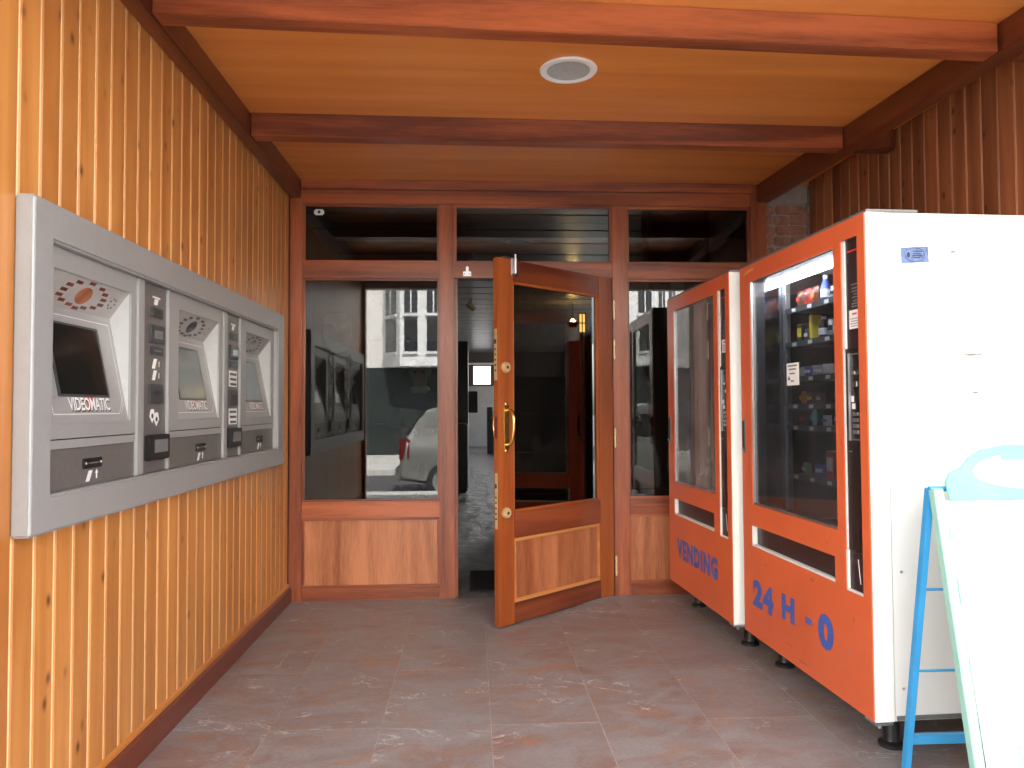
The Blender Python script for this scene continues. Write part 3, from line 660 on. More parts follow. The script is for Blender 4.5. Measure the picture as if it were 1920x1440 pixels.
for ui, ((a, b), (n0, n1)) in enumerate(zip(units, nich)):
    fc = part(ks, 'screen_fascia', MB().plate(a+0.001,b-0.001,GAP+0.002,HZ1-0.001,[(n0,n1,nz0,nz1)],KF-0.006,KF).xform(swap), 'silver', 0.0015, False, ('left','middle','right')[ui]+' screen unit fascia')
    # niche
    mb = MB().add([(KF-0.006,n0,nz1),(KF-0.006,n1,nz1),(NI,n1,NZI),(NI,n0,NZI)], [(0,1,2,3)]); part(fc, 'hood', mb, 'soffit')
    for yy in (n0, n1):
        mb = MB().add([(KF-0.006,yy,nz1),(NI,yy,NZI),(sx0,yy,nz0),(KF-0.006,yy,nz0)], [(0,1,2,3)]); part(fc, 'cheek', mb, 'silver_light')
    mb = MB().add([sp(n0,0),sp(n1,0),sp(n1,1),sp(n0,1)], [(0,1,2,3)]); part(fc, 'screen_surround', mb, 'silver')
    cyn = (n0+n1)/2; cy = cyn-0.022; hw = 0.148
    mb = MB().hexa([sp(cy-hw,0.225,0.0005),sp(cy+hw,0.225,0.0005),sp(cy+hw,0.865,0.0005),sp(cy-hw,0.865,0.0005)],
                   [sp(cy-hw,0.225,0.003),sp(cy+hw,0.225,0.003),sp(cy+hw,0.865,0.003),sp(cy-hw,0.865,0.003)])
    part(fc, 'screen_rim', mb, 'darkgrey')
    hw = 0.136
    mb = MB().hexa([sp(cy-hw,0.245,0.0032),sp(cy+hw,0.245,0.0032),sp(cy+hw,0.845,0.0032),sp(cy-hw,0.845,0.0032)],
                   [sp(cy-hw,0.245,0.0036),sp(cy+hw,0.245,0.0036),sp(cy+hw,0.845,0.0036),sp(cy-hw,0.845,0.0036)])
    part(fc, 'screen', mb, 'screen' if ui == 0 else 'screen_grey')
    cy = cyn
    # white outline round the screen
    mb = MB(); lw = 0.0022; o0, o1 = n0+0.022, n1-0.022
    def strip(p, q):
        p = Vector(p); q = Vector(q); dd = (q-p).normalized(); s_ = dd.cross(snrm)*lw*0.5
        mb.add([p-s_, q-s_, q+s_, p+s_], [(0,1,2,3)])
    pts = [sp(o0,0.075,0.0008),sp(o1-0.035,0.075,0.0008),sp(o1,0.20,0.0008),sp(o1,0.93,0.0008),sp(o0,0.93,0.0008),sp(o0,0.075,0.0008)]
    for i in range(5): strip(pts[i], pts[i+1])
    strip(sp(o1-0.020,0.080,0.0008), sp(o1+0.004,0.17,0.0008)); part(fc, 'outline', mb, 'white')
    # logo
    lx0 = cy-0.125; t0 = 0.105
    part(fc, 'red_mark', MB().add([sp(cy-0.030,0.222,0.0006),sp(cy+0.022,0.222,0.0006),sp(cy-0.002,0.085,0.0006)], [(0,1,2)]), 'red')
    part(fc, 'logo_outline', text_mb('VIDEOMATIC', sp(lx0+0.003,t0-0.012,0.0), (0,1,0), sdir, 0.245, 0.042, 0.0008, 0.03, 0.94), 'black')  # dark printed outline behind the white letters
    part(fc, 'logo', text_mb('VIDEOMATIC', sp(lx0,t0,0.0), (0,1,0), sdir, 0.245, 0.040, 0.0013, 0.02, 0.94), 'white')
    # speaker: round mesh and ring of slots on the hood
    hd = Vector((NI-KF+0.006,0,NZI-nz1)).normalized(); hn = Vector((-hd.z,0,hd.x)) if (-hd.z) > 0 else Vector((hd.z,0,-hd.x))
    hc = Vector(((KF-0.006+NI)/2, cy, (nz1+NZI)/2))
    def hp(u, v, l): return hc+E_*u+hd*v+hn*l
    nn = 28
    part(fc, 'speaker', MB().hexa([hp(0.040*math.cos(2*math.pi*k/nn),0.030*math.sin(2*math.pi*k/nn),0.0004) for k in range(nn)],
        [hp(0.040*math.cos(2*math.pi*k/nn),0.030*math.sin(2*math.pi*k/nn),0.0010) for k in range(nn)]), 'mirror' if ui else 'pine_dark')  # left disc: brown wood paints in the boards it mirrors
    for (u, v) in ((0,-.043),(.055,-.036),(.085,-.022),(.095,-.004),(.098,.014),(.075,.028),(.035,.036),(0,.042),(-.055,-.036),(-.085,-.022),(-.095,-.004),(-.098,.014),(-.075,.028),(-.035,.036)):
        q = [(-.017,-.0055),(.017,-.0055),(.017,.0055),(-.017,.0055)]; u *= 1.22; v *= 1.06
        part(fc, 'speaker_slot', MB().hexa([hp(u+p[0],v+p[1],0.0004) for p in q], [hp(u+p[0],v+p[1],0.0009) for p in q]), 'darkgrey' if ui else 'skirt')
    mb = MB()
    for k in range(7):
        aa = k*0.9
        mb.hexa([hp(0.178+0.018*math.cos(aa)+p[0],0.018*math.sin(aa)+p[1],0.0004) for p in ((-.003,-.003),(.003,-.003),(.003,.003),(-.003,.003))],
                [hp(0.178+0.018*math.cos(aa)+p[0],0.018*math.sin(aa)+p[1],0.0009) for p in ((-.003,-.003),(.003,-.003),(.003,.003),(-.003,.003))])
    part(fc, 'voice_mark', mb, 'darkgrey')
    # lower strip and card panel
    part(ks, 'fascia_strip', MB().box(KF-0.006,KF+0.0,a+0.001,b-0.001,GAP-0.026,GAP-0.001), 'silver', 0.001)
    lp = part(ks, 'card_panel', MB().box(KF-0.008,KF-0.003,a+0.002,b-0.002,HZ0+0.001,GAP-0.0275), 'silver_dark', 0.001)
    c_ = (2.325, 3.225, 4.10)[ui]
    sl_ = part(lp, 'card_slot', MB().box(KF-0.0028,KF+0.004,c_-0.054,c_+0.054,1.052,1.082), 'black', 0.002)
    part(sl_, 'slit', MB().box(KF+0.0042,KF+0.0055,c_-0.030,c_+0.030,1.0655,1.0685), 'greyplastic')
    for s_ in (-1,1): part(sl_, 'rivet', MB().lathe([(0.004,0),(0.003,0.002)], (KF+0.004,c_+s_*0.044,1.067), 8, 0, 'x'), 'steel')
    q = [(c_-0.034,1.012),(c_-0.012,1.012),(c_+0.006,1.044),(c_-0.016,1.044)]
    part(lp, 'card_symbol', MB().hexa([(KF-0.0028,p[0],p[1]) for p in q], [(KF-0.0022,p[0],p[1]) for p in q]), 'white')
    q = [(c_+0.028,1.018),(c_+0.034,1.018),(c_+0.034,1.034),(c_+0.040,1.034),(c_+0.031,1.045),(c_+0.022,1.034),(c_+0.028,1.034)]
    part(lp, 'arrow_symbol', MB().hexa([(KF-0.0028,p[0],p[1]) for p in q], [(KF-0.0022,p[0],p[1]) for p in q]), 'white')
for ci_, (a, b) in enumerate(((2.612,2.888),(3.497,3.760))):
    off = (a+b)/2 - 2.75
    for (s0, s1) in ((a+0.001,a+0.050),(b-0.020,b-0.001)): part(ks, 'upright', MB().box(KF-0.008,KF+0.006,s0,s1,HZ0+0.001,HZ1-0.001), 'silver', 0.0025)
    pc = part(ks, 'payment_column', MB().box(KF-0.010,KF-0.0035,a+0.051,b-0.021,HZ0+0.002,HZ1-0.002), 'silver_dark', 0.001, False, ('left','right')[ci_]+' payment column')
    c_ = 2.775+off; X0 = KF-0.0033
    def bxs(nm, y0, y1, z0, z1, mt, x1, x0=X0, bev=0.002, par=None): return part(par or pc, nm, MB().box(x0,x1,c_+y0,c_+y1,z0,z1), mt, bev)
    bxs('receipt_slot', -0.046, 0.050, 1.560, 1.594, 'darkgrey', KF+0.004); bxs('slot_opening', -0.022,0.03,1.573,1.582,'black',KF+0.0055,KF+0.0042,0)
    bxs('display_bezel', -0.058, 0.060, 1.466, 1.532, 'darkgrey', KF+0.006); bxs('display', -0.032, 0.038, 1.482, 1.512, 'screen_grey' if ci_ else 'greyplastic', KF+0.0075, KF+0.0062, 0)
    bxs('card_reader', -0.050, 0.052, 1.424, 1.454, 'darkgrey', KF+0.004); bxs('slit', -0.03,0.03,1.437,1.441,'greyplastic',KF+0.0055,KF+0.0042,0)
    if ci_ == 0:
        for zc in (1.392, 1.350):
            q = [(c_-0.03,zc-0.018),(c_-0.004,zc-0.018),(c_+0.012,zc+0.018),(c_-0.014,zc+0.018)]
            part(pc, 'card_symbol', MB().hexa([(X0,p[0],p[1]) for p in q], [(X0+0.0006,p[0],p[1]) for p in q]), 'white')
            part(pc, 'arrow_symbol', MB().box(X0,X0+0.0006,c_+0.028,c_+0.033,zc-0.010,zc+0.010), 'white')
        for (dy, dz) in ((-0.024,0.006),(0.012,-0.006)):
            q = [(c_+dy-0.022,1.196+dz),(c_+dy,1.196+dz-0.024),(c_+dy+0.022,1.196+dz),(c_+dy+0.012,1.196+dz+0.026),(c_+dy-0.014,1.196+dz+0.024)]
            sy = part(pc, 'coin_symbol', MB().hexa([(X0,p[0],p[1]) for p in q], [(X0+0.0006,p[0],p[1]) for p in q]), 'white')
            part(sy, 'ring', MB().cyl((X0+0.0007,c_+dy,1.197+dz),(X0+0.0012,c_+dy,1.197+dz),0.009,14), 'darkgrey')
    else:
        for zc in (1.372, 1.192):
            nt_ = bxs('notice', -0.058, 0.062, zc-0.038, zc+0.038, 'white', X0+0.001, X0, 0)
            for k in range(3): bxs('print_line', -0.048+0.004*k, 0.050, zc+0.016-k*0.024, zc+0.027-k*0.024, 'darkgrey', X0+0.0016, X0+0.0012, 0, nt_)
    q = [(c_-0.02,1.606),(c_+0.01,1.606),(c_+0.02,1.628),(c_-0.01,1.628)]
    part(pc, 'receipt_symbol', MB().hexa([(X0,p[0],p[1]) for p in q], [(X0+0.0006,p[0],p[1]) for p in q]).box(X0,X0+0.0006,c_-0.03,c_+0.035,1.630,1.636), 'white')
    bxs('coin_reject', -0.062, 0.052, 1.247, 1.318, 'darkgrey', KF+0.006); bxs('slot_opening', -0.030,0.028,1.281,1.291,'black',KF+0.0075,KF+0.0062,0)
    tr_ = bxs('tray', -0.088, 0.090, 1.046, 1.136, 'black', KF+0.016, X0, 0.003); bxs('tray_window', -0.045,0.068,1.072,1.118,'greyplastic',KF+0.0172,KF+0.0162,0,tr_)

# ================================================================== vending machines
def vending(name, label, p0, p1, W, group, near):
    a = math.atan2(p1[1]-p0[1], p1[0]-p0[0])
    v = thing(name, label, 'vending machine', (p0[0],p0[1],0), a, group); LOCAL.add(v.name)
    Zb, Zt, dep = 0.14, 1.905, 0.83
    hw = (0.215,W-0.118,0.762,1.822); hs = (0.240,W-0.105,0.562,0.660); hc = (0.052,0.162,0.553,1.835)
    holes = [hw, hs, hc]
    fm = part(v, 'door_skin', MB().plate(0.004,W-0.004,Zb,Zt,holes,-0.004,0.0), 'orange')
    part(v, 'door_core', MB().plate(0.0,W,Zb-0.001,Zt+0.001,[(h[0]-0.004,h[1]+0.004,h[2]-0.004,h[3]+0.004) for h in holes],-0.074,-0.0042), 'cream')
    # cabinet as an open box
    t = 0.028
    part(v, 'cabinet', MB().box(0.002,t,-dep,-0.078,Zb,Zt).box(W-t,W-0.002,-dep,-0.078,Zb,Zt).box(t,W-t,-dep,-0.078,Zt-t,Zt-0.0005).box(t,W-t,-dep,-0.078,Zb+0.0005,Zb+t).box(t,W-t,-dep,-dep+t,Zb+t,Zt-t), 'cream')
    part(v, 'top_trim', MB().box(0.0,W,-0.20,-0.006,Zt+0.002,Zt+0.012), 'greyplastic', 0.002)
    # liner
    part(v, 'liner', MB().box(0.20,0.205,-0.6,-0.08,0.5,1.90).box(W-0.10,W-0.0285,-0.6,-0.56,0.5,1.876).box(0.205,W-0.10,-0.6,-0.57,0.5,1.876).box(0.205,W-0.05,-0.57,-0.08,0.66,0.672), 'liner')
    part(v, 'polished_side', MB().box(W-0.062,W-0.056,-0.56,-0.08,0.68,1.876), 'mirror')
    part(v, 'post', MB().box(W-0.098,W-0.063,-0.215,-0.19,0.68,1.86), 'alu', 0.002)
    for gb in ((hw[1]-0.001,hw[1]+0.0035,hw[2],hw[3]),(hw[0]-0.0035,hw[0]+0.001,hw[2],hw[3]),(hw[0]+0.0015,hw[1]-0.0015,hw[3]-0.001,hw[3]+0.0035),(hw[0]+0.0015,hw[1]-0.0015,hw[2]-0.0035,hw[2]+0.001)):
        part(v, 'dark_reveal_lining', MB().box(gb[0],gb[1],-0.0735,-0.0165,gb[2],gb[3]), 'darkgrey')  # dark lining added to dim the tube-lit reveal
    gp = part(v, 'glass_pane', MB().box(hw[0]-0.003,hw[1]+0.003,-0.016,-0.012,hw[2]-0.003,hw[3]+0.003), 'vend_glass' if near else 'vend_glass_far')
    for (x0,x1,z0,z1) in ((hw[1]-0.012,hw[1]-0.0005,hw[2]+0.0005,hw[3]-0.0005),(hw[0]+0.0005,hw[1]-0.0125,hw[2]+0.0005,hw[2]+0.010)):
        part(v, 'window_trim', MB().box(x0,x1,-0.0115,-0.0025,z0,z1), 'alu', 0.001)
    # delivery slot
    part(v, 'delivery_flap', MB().box(hs[0]+0.0005,hs[1]-0.0005,-0.027,-0.023,hs[2]+0.002,hs[3]+0.003), 'plum')
    part(v, 'slot_trim', MB().box(hs[0]+0.0005,hs[1]-0.0005,-0.0225,-0.0005,hs[2]+0.0005,hs[2]+0.010).box(hs[1]-0.012,hs[1]-0.0005,-0.0225,-0.0005,hs[2]+0.0105,hs[3]-0.001), 'cream', 0.001)
    part(v, 'delivery_bin', MB().box(hs[0]-0.003,hs[1]+0.003,-0.32,-0.30,hs[2],hs[3]), 'black')
    # selection strip
    sp_ = part(v, 'selection_panel', MB().box(hc[0]+0.0006,hc[1]-0.016,-0.034,-0.012,1.436,hc[3]-0.0006), 'plum')
    part(v, 'strip_trim', MB().box(hc[1]-0.0155,hc[1]-0.0006,-0.034,-0.0055,1.4365,hc[3]-0.0006), 'cream')
    part(v, 'receipt_slip', MB().hexa([(x_,-0.0098,z_) for x_, z_ in ((0.082,0.59),(0.086,0.59),(0.100,0.675),(0.095,0.675))],[(x_,-0.009,z_) for x_, z_ in ((0.082,0.59),(0.086,0.59),(0.100,0.675),(0.095,0.675))]), 'white')
    kp = part(v, 'keypad_panel', MB().box(hc[0]+0.0006,hc[1]-0.0006,-0.034,-0.012,0.701,1.4355), 'black', 0.001)
    part(v, 'coin_return', MB().box(hc[0]+0.0006,hc[1]-0.0006,-0.014,-0.010,hc[2]+0.0006,0.700), 'plum')
    part(v, 'coin_return_trim', MB().box(hc[1]-0.010,hc[1]-0.0006,-0.0098,-0.0015,hc[2]+0.0086,0.7005).box(hc[0]+0.0006,hc[1]-0.0006,-0.0098,-0.0015,hc[2]+0.0006,hc[2]+0.008), 'cream')
    part(kp, 'metal_edge', MB().box(0.128,0.136,-0.0118,-0.004,1.10,1.418), 'alu', 0.001)
    for fz in (1.412, 1.102): part(kp, 'frame_line', MB().box(0.06,0.1275,-0.0118,-0.008,fz,fz+0.004), 'greyplastic')
    for r_ in range(4):
        for c_ in range(2): part(kp, 'button', MB().box(0.078+c_*0.018,0.091+c_*0.018,-0.0118,-0.006,1.125+r_*0.0215,1.139+r_*0.0215), 'steel', 0.001)
    part(kp, 'coin_slot', MB().box(0.082,0.110,-0.0118,-0.007,1.295,1.315), 'steel', 0.002); part(kp, 'coin_button', MB().box(0.090,0.106,-0.0118,-0.004,1.338,1.352), 'alu', 0.002)
    part(kp, 'label_sticker', MB().box(0.100,0.122,-0.0118,-0.0112,1.215,1.235), 'white'); part(kp, 'label_sticker', MB().box(0.108,0.126,-0.0118,-0.0112,1.240,1.262), 'white')
    part(kp, 'lower_latch', MB().box(0.128,0.140,-0.0118,-0.008,1.058,1.062), 'steel')
    part(kp, 'return_lever', MB().box(0.085,0.097,-0.0118,-0.008,0.735,0.79), 'plum', 0.002)
    for k, (z0, ww) in enumerate(((1.664,0.052),(1.650,0.048),(1.639,0.050),(1.628,0.036),(1.617,0.046),(1.604,0.040),(1.594,0.050),(1.584,0.050))):
        part(sp_, 'print_line', MB().box(0.062,0.062+ww,-0.0118,-0.0114,z0,z0+0.0055), 'greyplastic')
    stk = part(sp_, 'price_sticker', MB().box(0.056,0.128,-0.0118,-0.0110,1.506,1.574), 'white')
    part(stk, 'print_line', MB().box(0.078,0.108,-0.0108,-0.0106,1.556,1.563), 'red')
    for k in range(4): part(stk, 'print_line', MB().box(0.064,0.122-0.006*(k%2),-0.0108,-0.0106,1.541-k*0.009,1.5435-k*0.009), 'greyplastic')
    part(sp_, 'red_stripe', MB().box(0.060,0.135,-0.0118,-0.0114,1.788,1.794), 'red')
    # handle on the far edge
    hdl = part(v, 'handle', MB().box(W-0.052,W-0.030,0.0002,0.004,1.0,1.17), 'greyplastic', 0.0018)
    part(hdl, 'grip', MB().box(W-0.048,W-0.034,0.0042,0.012,1.012,1.158), 'black', 0.003); part(hdl, 'lock', MB().cyl((W-0.041,0.012,1.02),(W-0.041,0.016,1.02),0.006,12), 'steel')
    # legs
    for (x_, y_) in ((0.13,-0.14),(W-0.13,-0.14),(0.13,-0.68),(W-0.13,-0.68)):
        part(v, 'leg', MB().lathe([(0.045,0.0),(0.045,0.012),(0.030,0.022),(0.028,0.030),(0.028,0.1385)], (x_,y_,0.0), 20), 'black', 0, True)
    part(v, 'hinge_pin', MB().box(0.004,0.07,-0.07,-0.006,0.126,0.1385).cyl((0.02,-0.03,0.112),(0.02,-0.03,0.126),0.007,10), 'alu')
    return v, W, gp
vm, WW, gp1 = vending('vending_machine', 'near orange and white vending machine reading 24 H - 0 with lit interior', (1.375,2.527), (1.327,3.63), 1.098, 'vending machines along the right wall', True)
vf, W2, gp2 = vending('vending_machine', 'far orange vending machine reading VENDING beside the shopfront', (1.296,3.690), (1.248,4.68), 1.010, 'vending machines along the right wall', False)
# lettering
def vtext(v, s, x_left, x_right, z0, z1, bold=0.055, skew=0):
    return part(v, 'lettering', text_mb(s, (x_left,0.0002,z0), (-1,0,0), (0,0,1), x_left-x_right, z1-z0, 0.0008, bold, 1.14), 'blue')
vtext(vm, '24', 0.990, 0.770, 0.285, 0.410); vtext(vm, 'H', 0.688, 0.572, 0.305, 0.415); vtext(vm, '-', 0.478, 0.425, 0.346, 0.370); vtext(vm, '0', 0.376, 0.258, 0.284, 0.422)
vtext(vf, 'VENDING', 0.862, 0.198, 0.308, 0.428)
# tubes and shelves inside the near machine
tb = part(vm, 'fluorescent_tube', MB().cyl((0.40,-0.12,1.816),(WW-0.075,-0.12,1.816),0.022,14), 'tube', 0, True)
part(tb, 'holder', MB().box(0.385,0.3995,-0.135,-0.105,1.80,1.875), 'paint_white'); part(tb, 'holder', MB().box(WW-0.0745,WW-0.064,-0.135,-0.105,1.80,1.875), 'paint_white')
SHZ = [1.690, 1.528, 1.362, 1.235, 1.135, 0.905]
for z in SHZ:
    tr_ = part(vm, 'tray', MB().box(0.212,WW-0.100,-0.55,-0.195,z-0.012,z), 'darkgrey')
    part(tr_, 'price_rail', MB().box(0.212,WW-0.100,-0.194,-0.186,z-0.022,z+0.004), 'darkgrey')
    for k in range(5): part(tr_, 'price_tag', MB().box(0.29+k*0.15,0.325+k*0.15,-0.1858,-0.184,z-0.018,z-0.002), 'white')
nc = part(gp1, 'paper_notice', MB().box(0.520,0.630,-0.0118,-0.0112,1.315,1.410), 'white')
for k, zz in enumerate((1.395,1.380,1.362,1.330)): part(nc, 'print_line', MB().box(0.535+0.01*k,0.618-0.008*k,-0.0110,-0.0107,zz,zz+0.007), 'greyplastic')
part(nc, 'print_mark', MB().add([(0.622,-0.0108,1.338),(0.596,-0.0108,1.338),(0.609,-0.0108,1.358)], [(0,1,2)]), 'darkgrey')
# sticker on the side panel and a worn transfer
side = [c for c in vm.children if c.name.startswith('cabinet')][0]
sx = 0.0005
def sidept(y, z, e=0.0): return (0.0016-e, -y, z)
M['sticker'] = plain('pale_blue_sticker', (0.10, 0.16, 0.34), 0.5, 0, 0.5, 45)
st = part(side, 'sticker', MB().hexa([sidept(p[0],p[1]) for p in ((.135,1.726),(.238,1.732),(.235,1.788),(.132,1.782))], [sidept(p[0],p[1],0.0008) for p in ((.135,1.726),(.238,1.732),(.235,1.788),(.132,1.782))]), 'sticker')
M['pk_tab'] = plain('orange_tab', (0.8, 0.35, 0.12), 0.5)
M['scuff_orange'] = plain('rubbed_orange', (0.46, 0.13, 0.07), 0.6, 0, 0.3, 60)
M['ink'] = plain('dark_blue_ink', (0.010, 0.014, 0.035), 0.5)
def arc(a0, a1): return [sidept(.185+.036*math.cos(a0+(a1-a0)*k/14), 1.757+.025*math.sin(a0+(a1-a0)*k/14), 0.0012) for k in range(15)]
part(st, 'ring_arrow', MB().tube(arc(R(-10),R(150)), 0.0009, 6), 'ink'); part(st, 'ring_arrow', MB().tube(arc(R(185),R(320)), 0.0009, 6), 'ink')
for k, (y0, y1, z) in enumerate(((.178,.212,1.768),(.178,.208,1.759),(.176,.214,1.752),(.180,.205,1.745))): part(st, 'print_line', MB().box(0.0016-0.0012,0.0016-0.0009,-y1,-y0,z,z+0.004), 'ink')
part(st, 'portrait_mark', MB().hexa([sidept(p[0],p[1],0.0009) for p in blob(.161,1.757,.006,.010,12)], [sidept(p[0],p[1],0.0012) for p in blob(.161,1.757,.006,.010,12)]), 'ink')
M['scuff'] = plain('grey_scuff', (0.22, 0.20, 0.18), 0.7, 0, 0.3, 60)
for k, (y_, z_, ww) in enumerate(((.385,1.405,.03),(.42,1.407,.012),(.33,1.77,.014),(.40,1.27,.012))): part(side, 'scuff', MB().hexa([sidept(p[0],p[1]) for p in blob(y_,z_,ww,.004,12,.2,k)], [sidept(p[0],p[1],0.0003) for p in blob(y_,z_,ww,.004,12,.2,k)]), 'scuff')
part(vm, 'scratch', MB().hexa([(0.175+p[0],0.0003,0.29+p[1]) for p in ((0,0),(.003,0),(-.035,.055),(-.038,.055))], [(0.175+p[0],0.0007,0.29+p[1]) for p in ((0,0),(.003,0),(-.035,.055),(-.038,.055))]), 'scuff')

for k in range(5): part(side, 'rivet', MB().lathe([(0.006,0.0),(0.005,-0.002),(0.002,-0.0028)], (0.0018,-0.11,0.25+k*0.40), 10, 0, 'x'), 'steel', 0, True)
part(side, 'foot_trim', MB().box(-0.0004,0.0016,-0.80,-0.082,0.142,0.158), 'greyplastic')
part(vm, 'price_tab', MB().hexa([(p[0],0.0003,p[1]) for p in ((1.05,1.862),(0.93,1.874),(0.93,1.886),(1.0,1.884))], [(p[0],0.0008,p[1]) for p in ((1.05,1.862),(0.93,1.874),(0.93,1.886),(1.0,1.884))]), 'pk_tab')
for k, (x_, z_, a_, b_) in enumerate(((0.42,0.53,.016,.005),(0.62,0.21,.03,.003),(0.30,0.70,.012,.003),(0.85,0.50,.02,.002),(0.12,0.45,.006,.012),(0.5,0.175,.04,.004))):
    q = blob(x_, z_, a_, b_, 12, 0.25, k+20); part(vm, 'scuff', MB().hexa([(p[0],0.0002,p[1]) for p in q], [(p[0],0.0005,p[1]) for p in q]), 'scuff_orange')
# ------------------------------------------------------------------ goods on the trays (things of their own)
va = math.atan2(3.63-2.527, 1.327-1.375); vmat = Matrix.Translation((1.375,2.527,0)) @ Matrix.Rotation(va,4,'Z')
def cm(nm, col, rough=0.3): M[nm] = plain(nm, col, rough, 0, 0.25, 30); return nm
cm('pk_red',(0.5,0.04,0.03)); cm('pk_blue',(0.04,0.09,0.45)); cm('pk_white',(0.75,0.75,0.75)); cm('pk_yellow',(0.75,0.55,0.03)); cm('pk_black',(0.02,0.02,0.022)); cm('pk_brown',(0.16,0.05,0.02)); cm('pk_teal',(0.05,0.42,0.45)); cm('pk_orange',(0.7,0.2,0.03)); cm('pk_green',(0.08,0.35,0.1)); cm('pk_foil',(0.6,0.6,0.6),0.2)
def place(o, x_, z_, y_=-0.27, rz=0): o.matrix_world = vmat @ Matrix.Translation((x_,y_,z_)) @ Matrix.Rotation(rz,4,'Z')
def bag(label, mt, mt2, x_, z_, w_=0.05, h_=0.085, rz=0.0):
    g = thing('snack_bag', label, 'snack bag', (0,0,0), 0, 'goods in the lit vending machine'); LOCAL.add(g.name)
    rd_ = random.Random(x_*99+z_); mb = MB(); nx, nz = 6, 7
    for s_ in (-1, 1):
        vs = []
        for j in range(nz+1):
            for i in range(nx+1):
                u, t_ = i/nx, j/nz
                th = 0.017*math.sin(math.pi*u)**0.6*math.sin(math.pi*t_)**0.5 + rd_.uniform(-.0012,.0012)*(0<i<nx and 0<j<nz)
                vs.append(((u-.5)*w_*(1-0.06*math.sin(math.pi*t_)), s_*th, t_*h_))
        mb.add(vs, [(j*(nx+1)+i, j*(nx+1)+i+1, (j+1)*(nx+1)+i+1, (j+1)*(nx+1)+i) for j in range(nz) for i in range(nx)])
    part(g, 'packet', mb, mt, 0, True)
    part(g, 'front_print', MB().box(-w_*0.28,w_*0.28,0.0175,0.0185,h_*0.36,h_*0.64), mt2, 0.003)
    place(g, x_, z_+0.001, -0.235, rz)
def bottle(label, mt, mt2, x_, z_, r_=0.021, h_=0.12):
    g = thing('drink_bottle', label, 'bottle', (0,0,0), 0, 'goods in the lit vending machine'); LOCAL.add(g.name)
    part(g, 'body', MB().lathe([(r_*0.9,0),(r_,0.006),(r_,h_*0.55),(r_*0.8,h_*0.66),(r_*0.45,h_*0.84),(r_*0.42,h_*0.88)], (0,0,0), 18), mt, 0, True)
    part(g, 'cap', MB().lathe([(r_*0.5,h_*0.882),(r_*0.5,h_),(r_*0.42,h_*1.01)], (0,0,0), 14), mt2, 0, True)
    part(g, 'label_band', MB().lathe([(r_*1.02,h_*0.18),(r_*1.02,h_*0.48)], (0,0,0), 18), mt2, 0, True); place(g, x_, z_+0.001, -0.24)
def carton(label, mt, mt2, x_, z_, w_=0.045, d_=0.03, h_=0.10, rz=0):
    g = thing('carton', label, 'carton', (0,0,0), 0, 'goods in the lit vending machine'); LOCAL.add(g.name)
    part(g, 'box', MB().box(-w_/2,w_/2,-d_/2,d_/2,0,h_), mt, 0.002); part(g, 'front_print', MB().box(-w_*0.36,w_*0.36,d_/2+0.0002,d_/2+0.001,h_*0.3,h_*0.8), mt2)
    part(g, 'flap', MB().box(-w_*0.46,w_*0.46,-d_*0.46,d_*0.46,h_+0.0002,h_+0.002), mt2); place(g, x_, z_+0.001, -0.24, rz)
T1 = 'on the top tray'; T2 = 'on the second tray'; T3 = 'on the third tray'; T4 = 'on the fourth tray'; T5 = 'on the fifth tray'; T6 = 'on the bottom tray'
bag('brown snack bag leftmost '+T1, 'pk_brown','pk_red',0.93,SHZ[0],0.055,0.085); bag('dark red snack bag second from left '+T1,'pk_red','pk_brown',0.86,SHZ[0],0.055,0.085,0.2)
bag('brown and orange snack bag third from left '+T1,'pk_brown','pk_orange',0.79,SHZ[0],0.055,0.085); bottle('blue and white bottle '+T1+' of the lit machine','pk_blue','pk_white',0.715,SHZ[0])
bag('white snack bag right of the blue bottle '+T1,'pk_white','pk_black',0.62,SHZ[0],0.05,0.06,0.3); bag('blue and white snack bag at the right '+T1,'pk_blue','pk_white',0.53,SHZ[0],0.055,0.085)
carton('tall bright yellow carton '+T2,'pk_yellow','pk_yellow',0.81,SHZ[1],0.022,0.05,0.115); bottle('black and white bottle leaning next to the yellow carton '+T2,'pk_black','pk_white',0.735,SHZ[1],0.022,0.10)
bag('white and black snack bag '+T2,'pk_white','pk_black',0.65,SHZ[1],0.045,0.08,0.4); bag('red snack bag at the right '+T2,'pk_red','pk_white',0.56,SHZ[1],0.06,0.095)
carton('black carton with yellow print leftmost '+T2,'pk_black','pk_yellow',0.925,SHZ[1],0.05,0.04,0.085)
for k, x_ in enumerate((0.94,0.86,0.77,0.67,0.57)): bag(('silver foil packet leftmost ','blue and silver packet second from left ','silver foil packet in the middle of ','white foil packet second from right ','silver foil packet rightmost ')[k]+('on ' if k!=2 else '')+'the third tray', ('pk_foil','pk_blue','pk_foil','pk_white','pk_foil')[k],'pk_white',x_,SHZ[2],0.07,0.05,0.3*k)
bag('orange snack bag left '+T4,'pk_orange','pk_yellow',0.92,SHZ[3],0.04,0.06); bag('yellow snack bag right '+T4,'pk_yellow','pk_white',0.60,SHZ[3],0.045,0.075,0.3); bag('orange and yellow snack bag rightmost '+T4,'pk_orange','pk_red',0.53,SHZ[3],0.045,0.07)
bag('teal drop shaped packet '+T5,'pk_teal','pk_teal',0.82,SHZ[4],0.035,0.075); bag('green snack bag right '+T5,'pk_green','pk_white',0.60,SHZ[4],0.06,0.07)
carton('red carton at the right '+T6,'pk_red','pk_white',0.66,SHZ[5],0.07,0.05,0.12); bag('blue packet beside the red carton '+T6,'pk_blue','pk_white',0.77,SHZ[5],0.07,0.06,0.4); bag('green and white packet left '+T6,'pk_green','pk_white',0.90,SHZ[5],0.07,0.055)
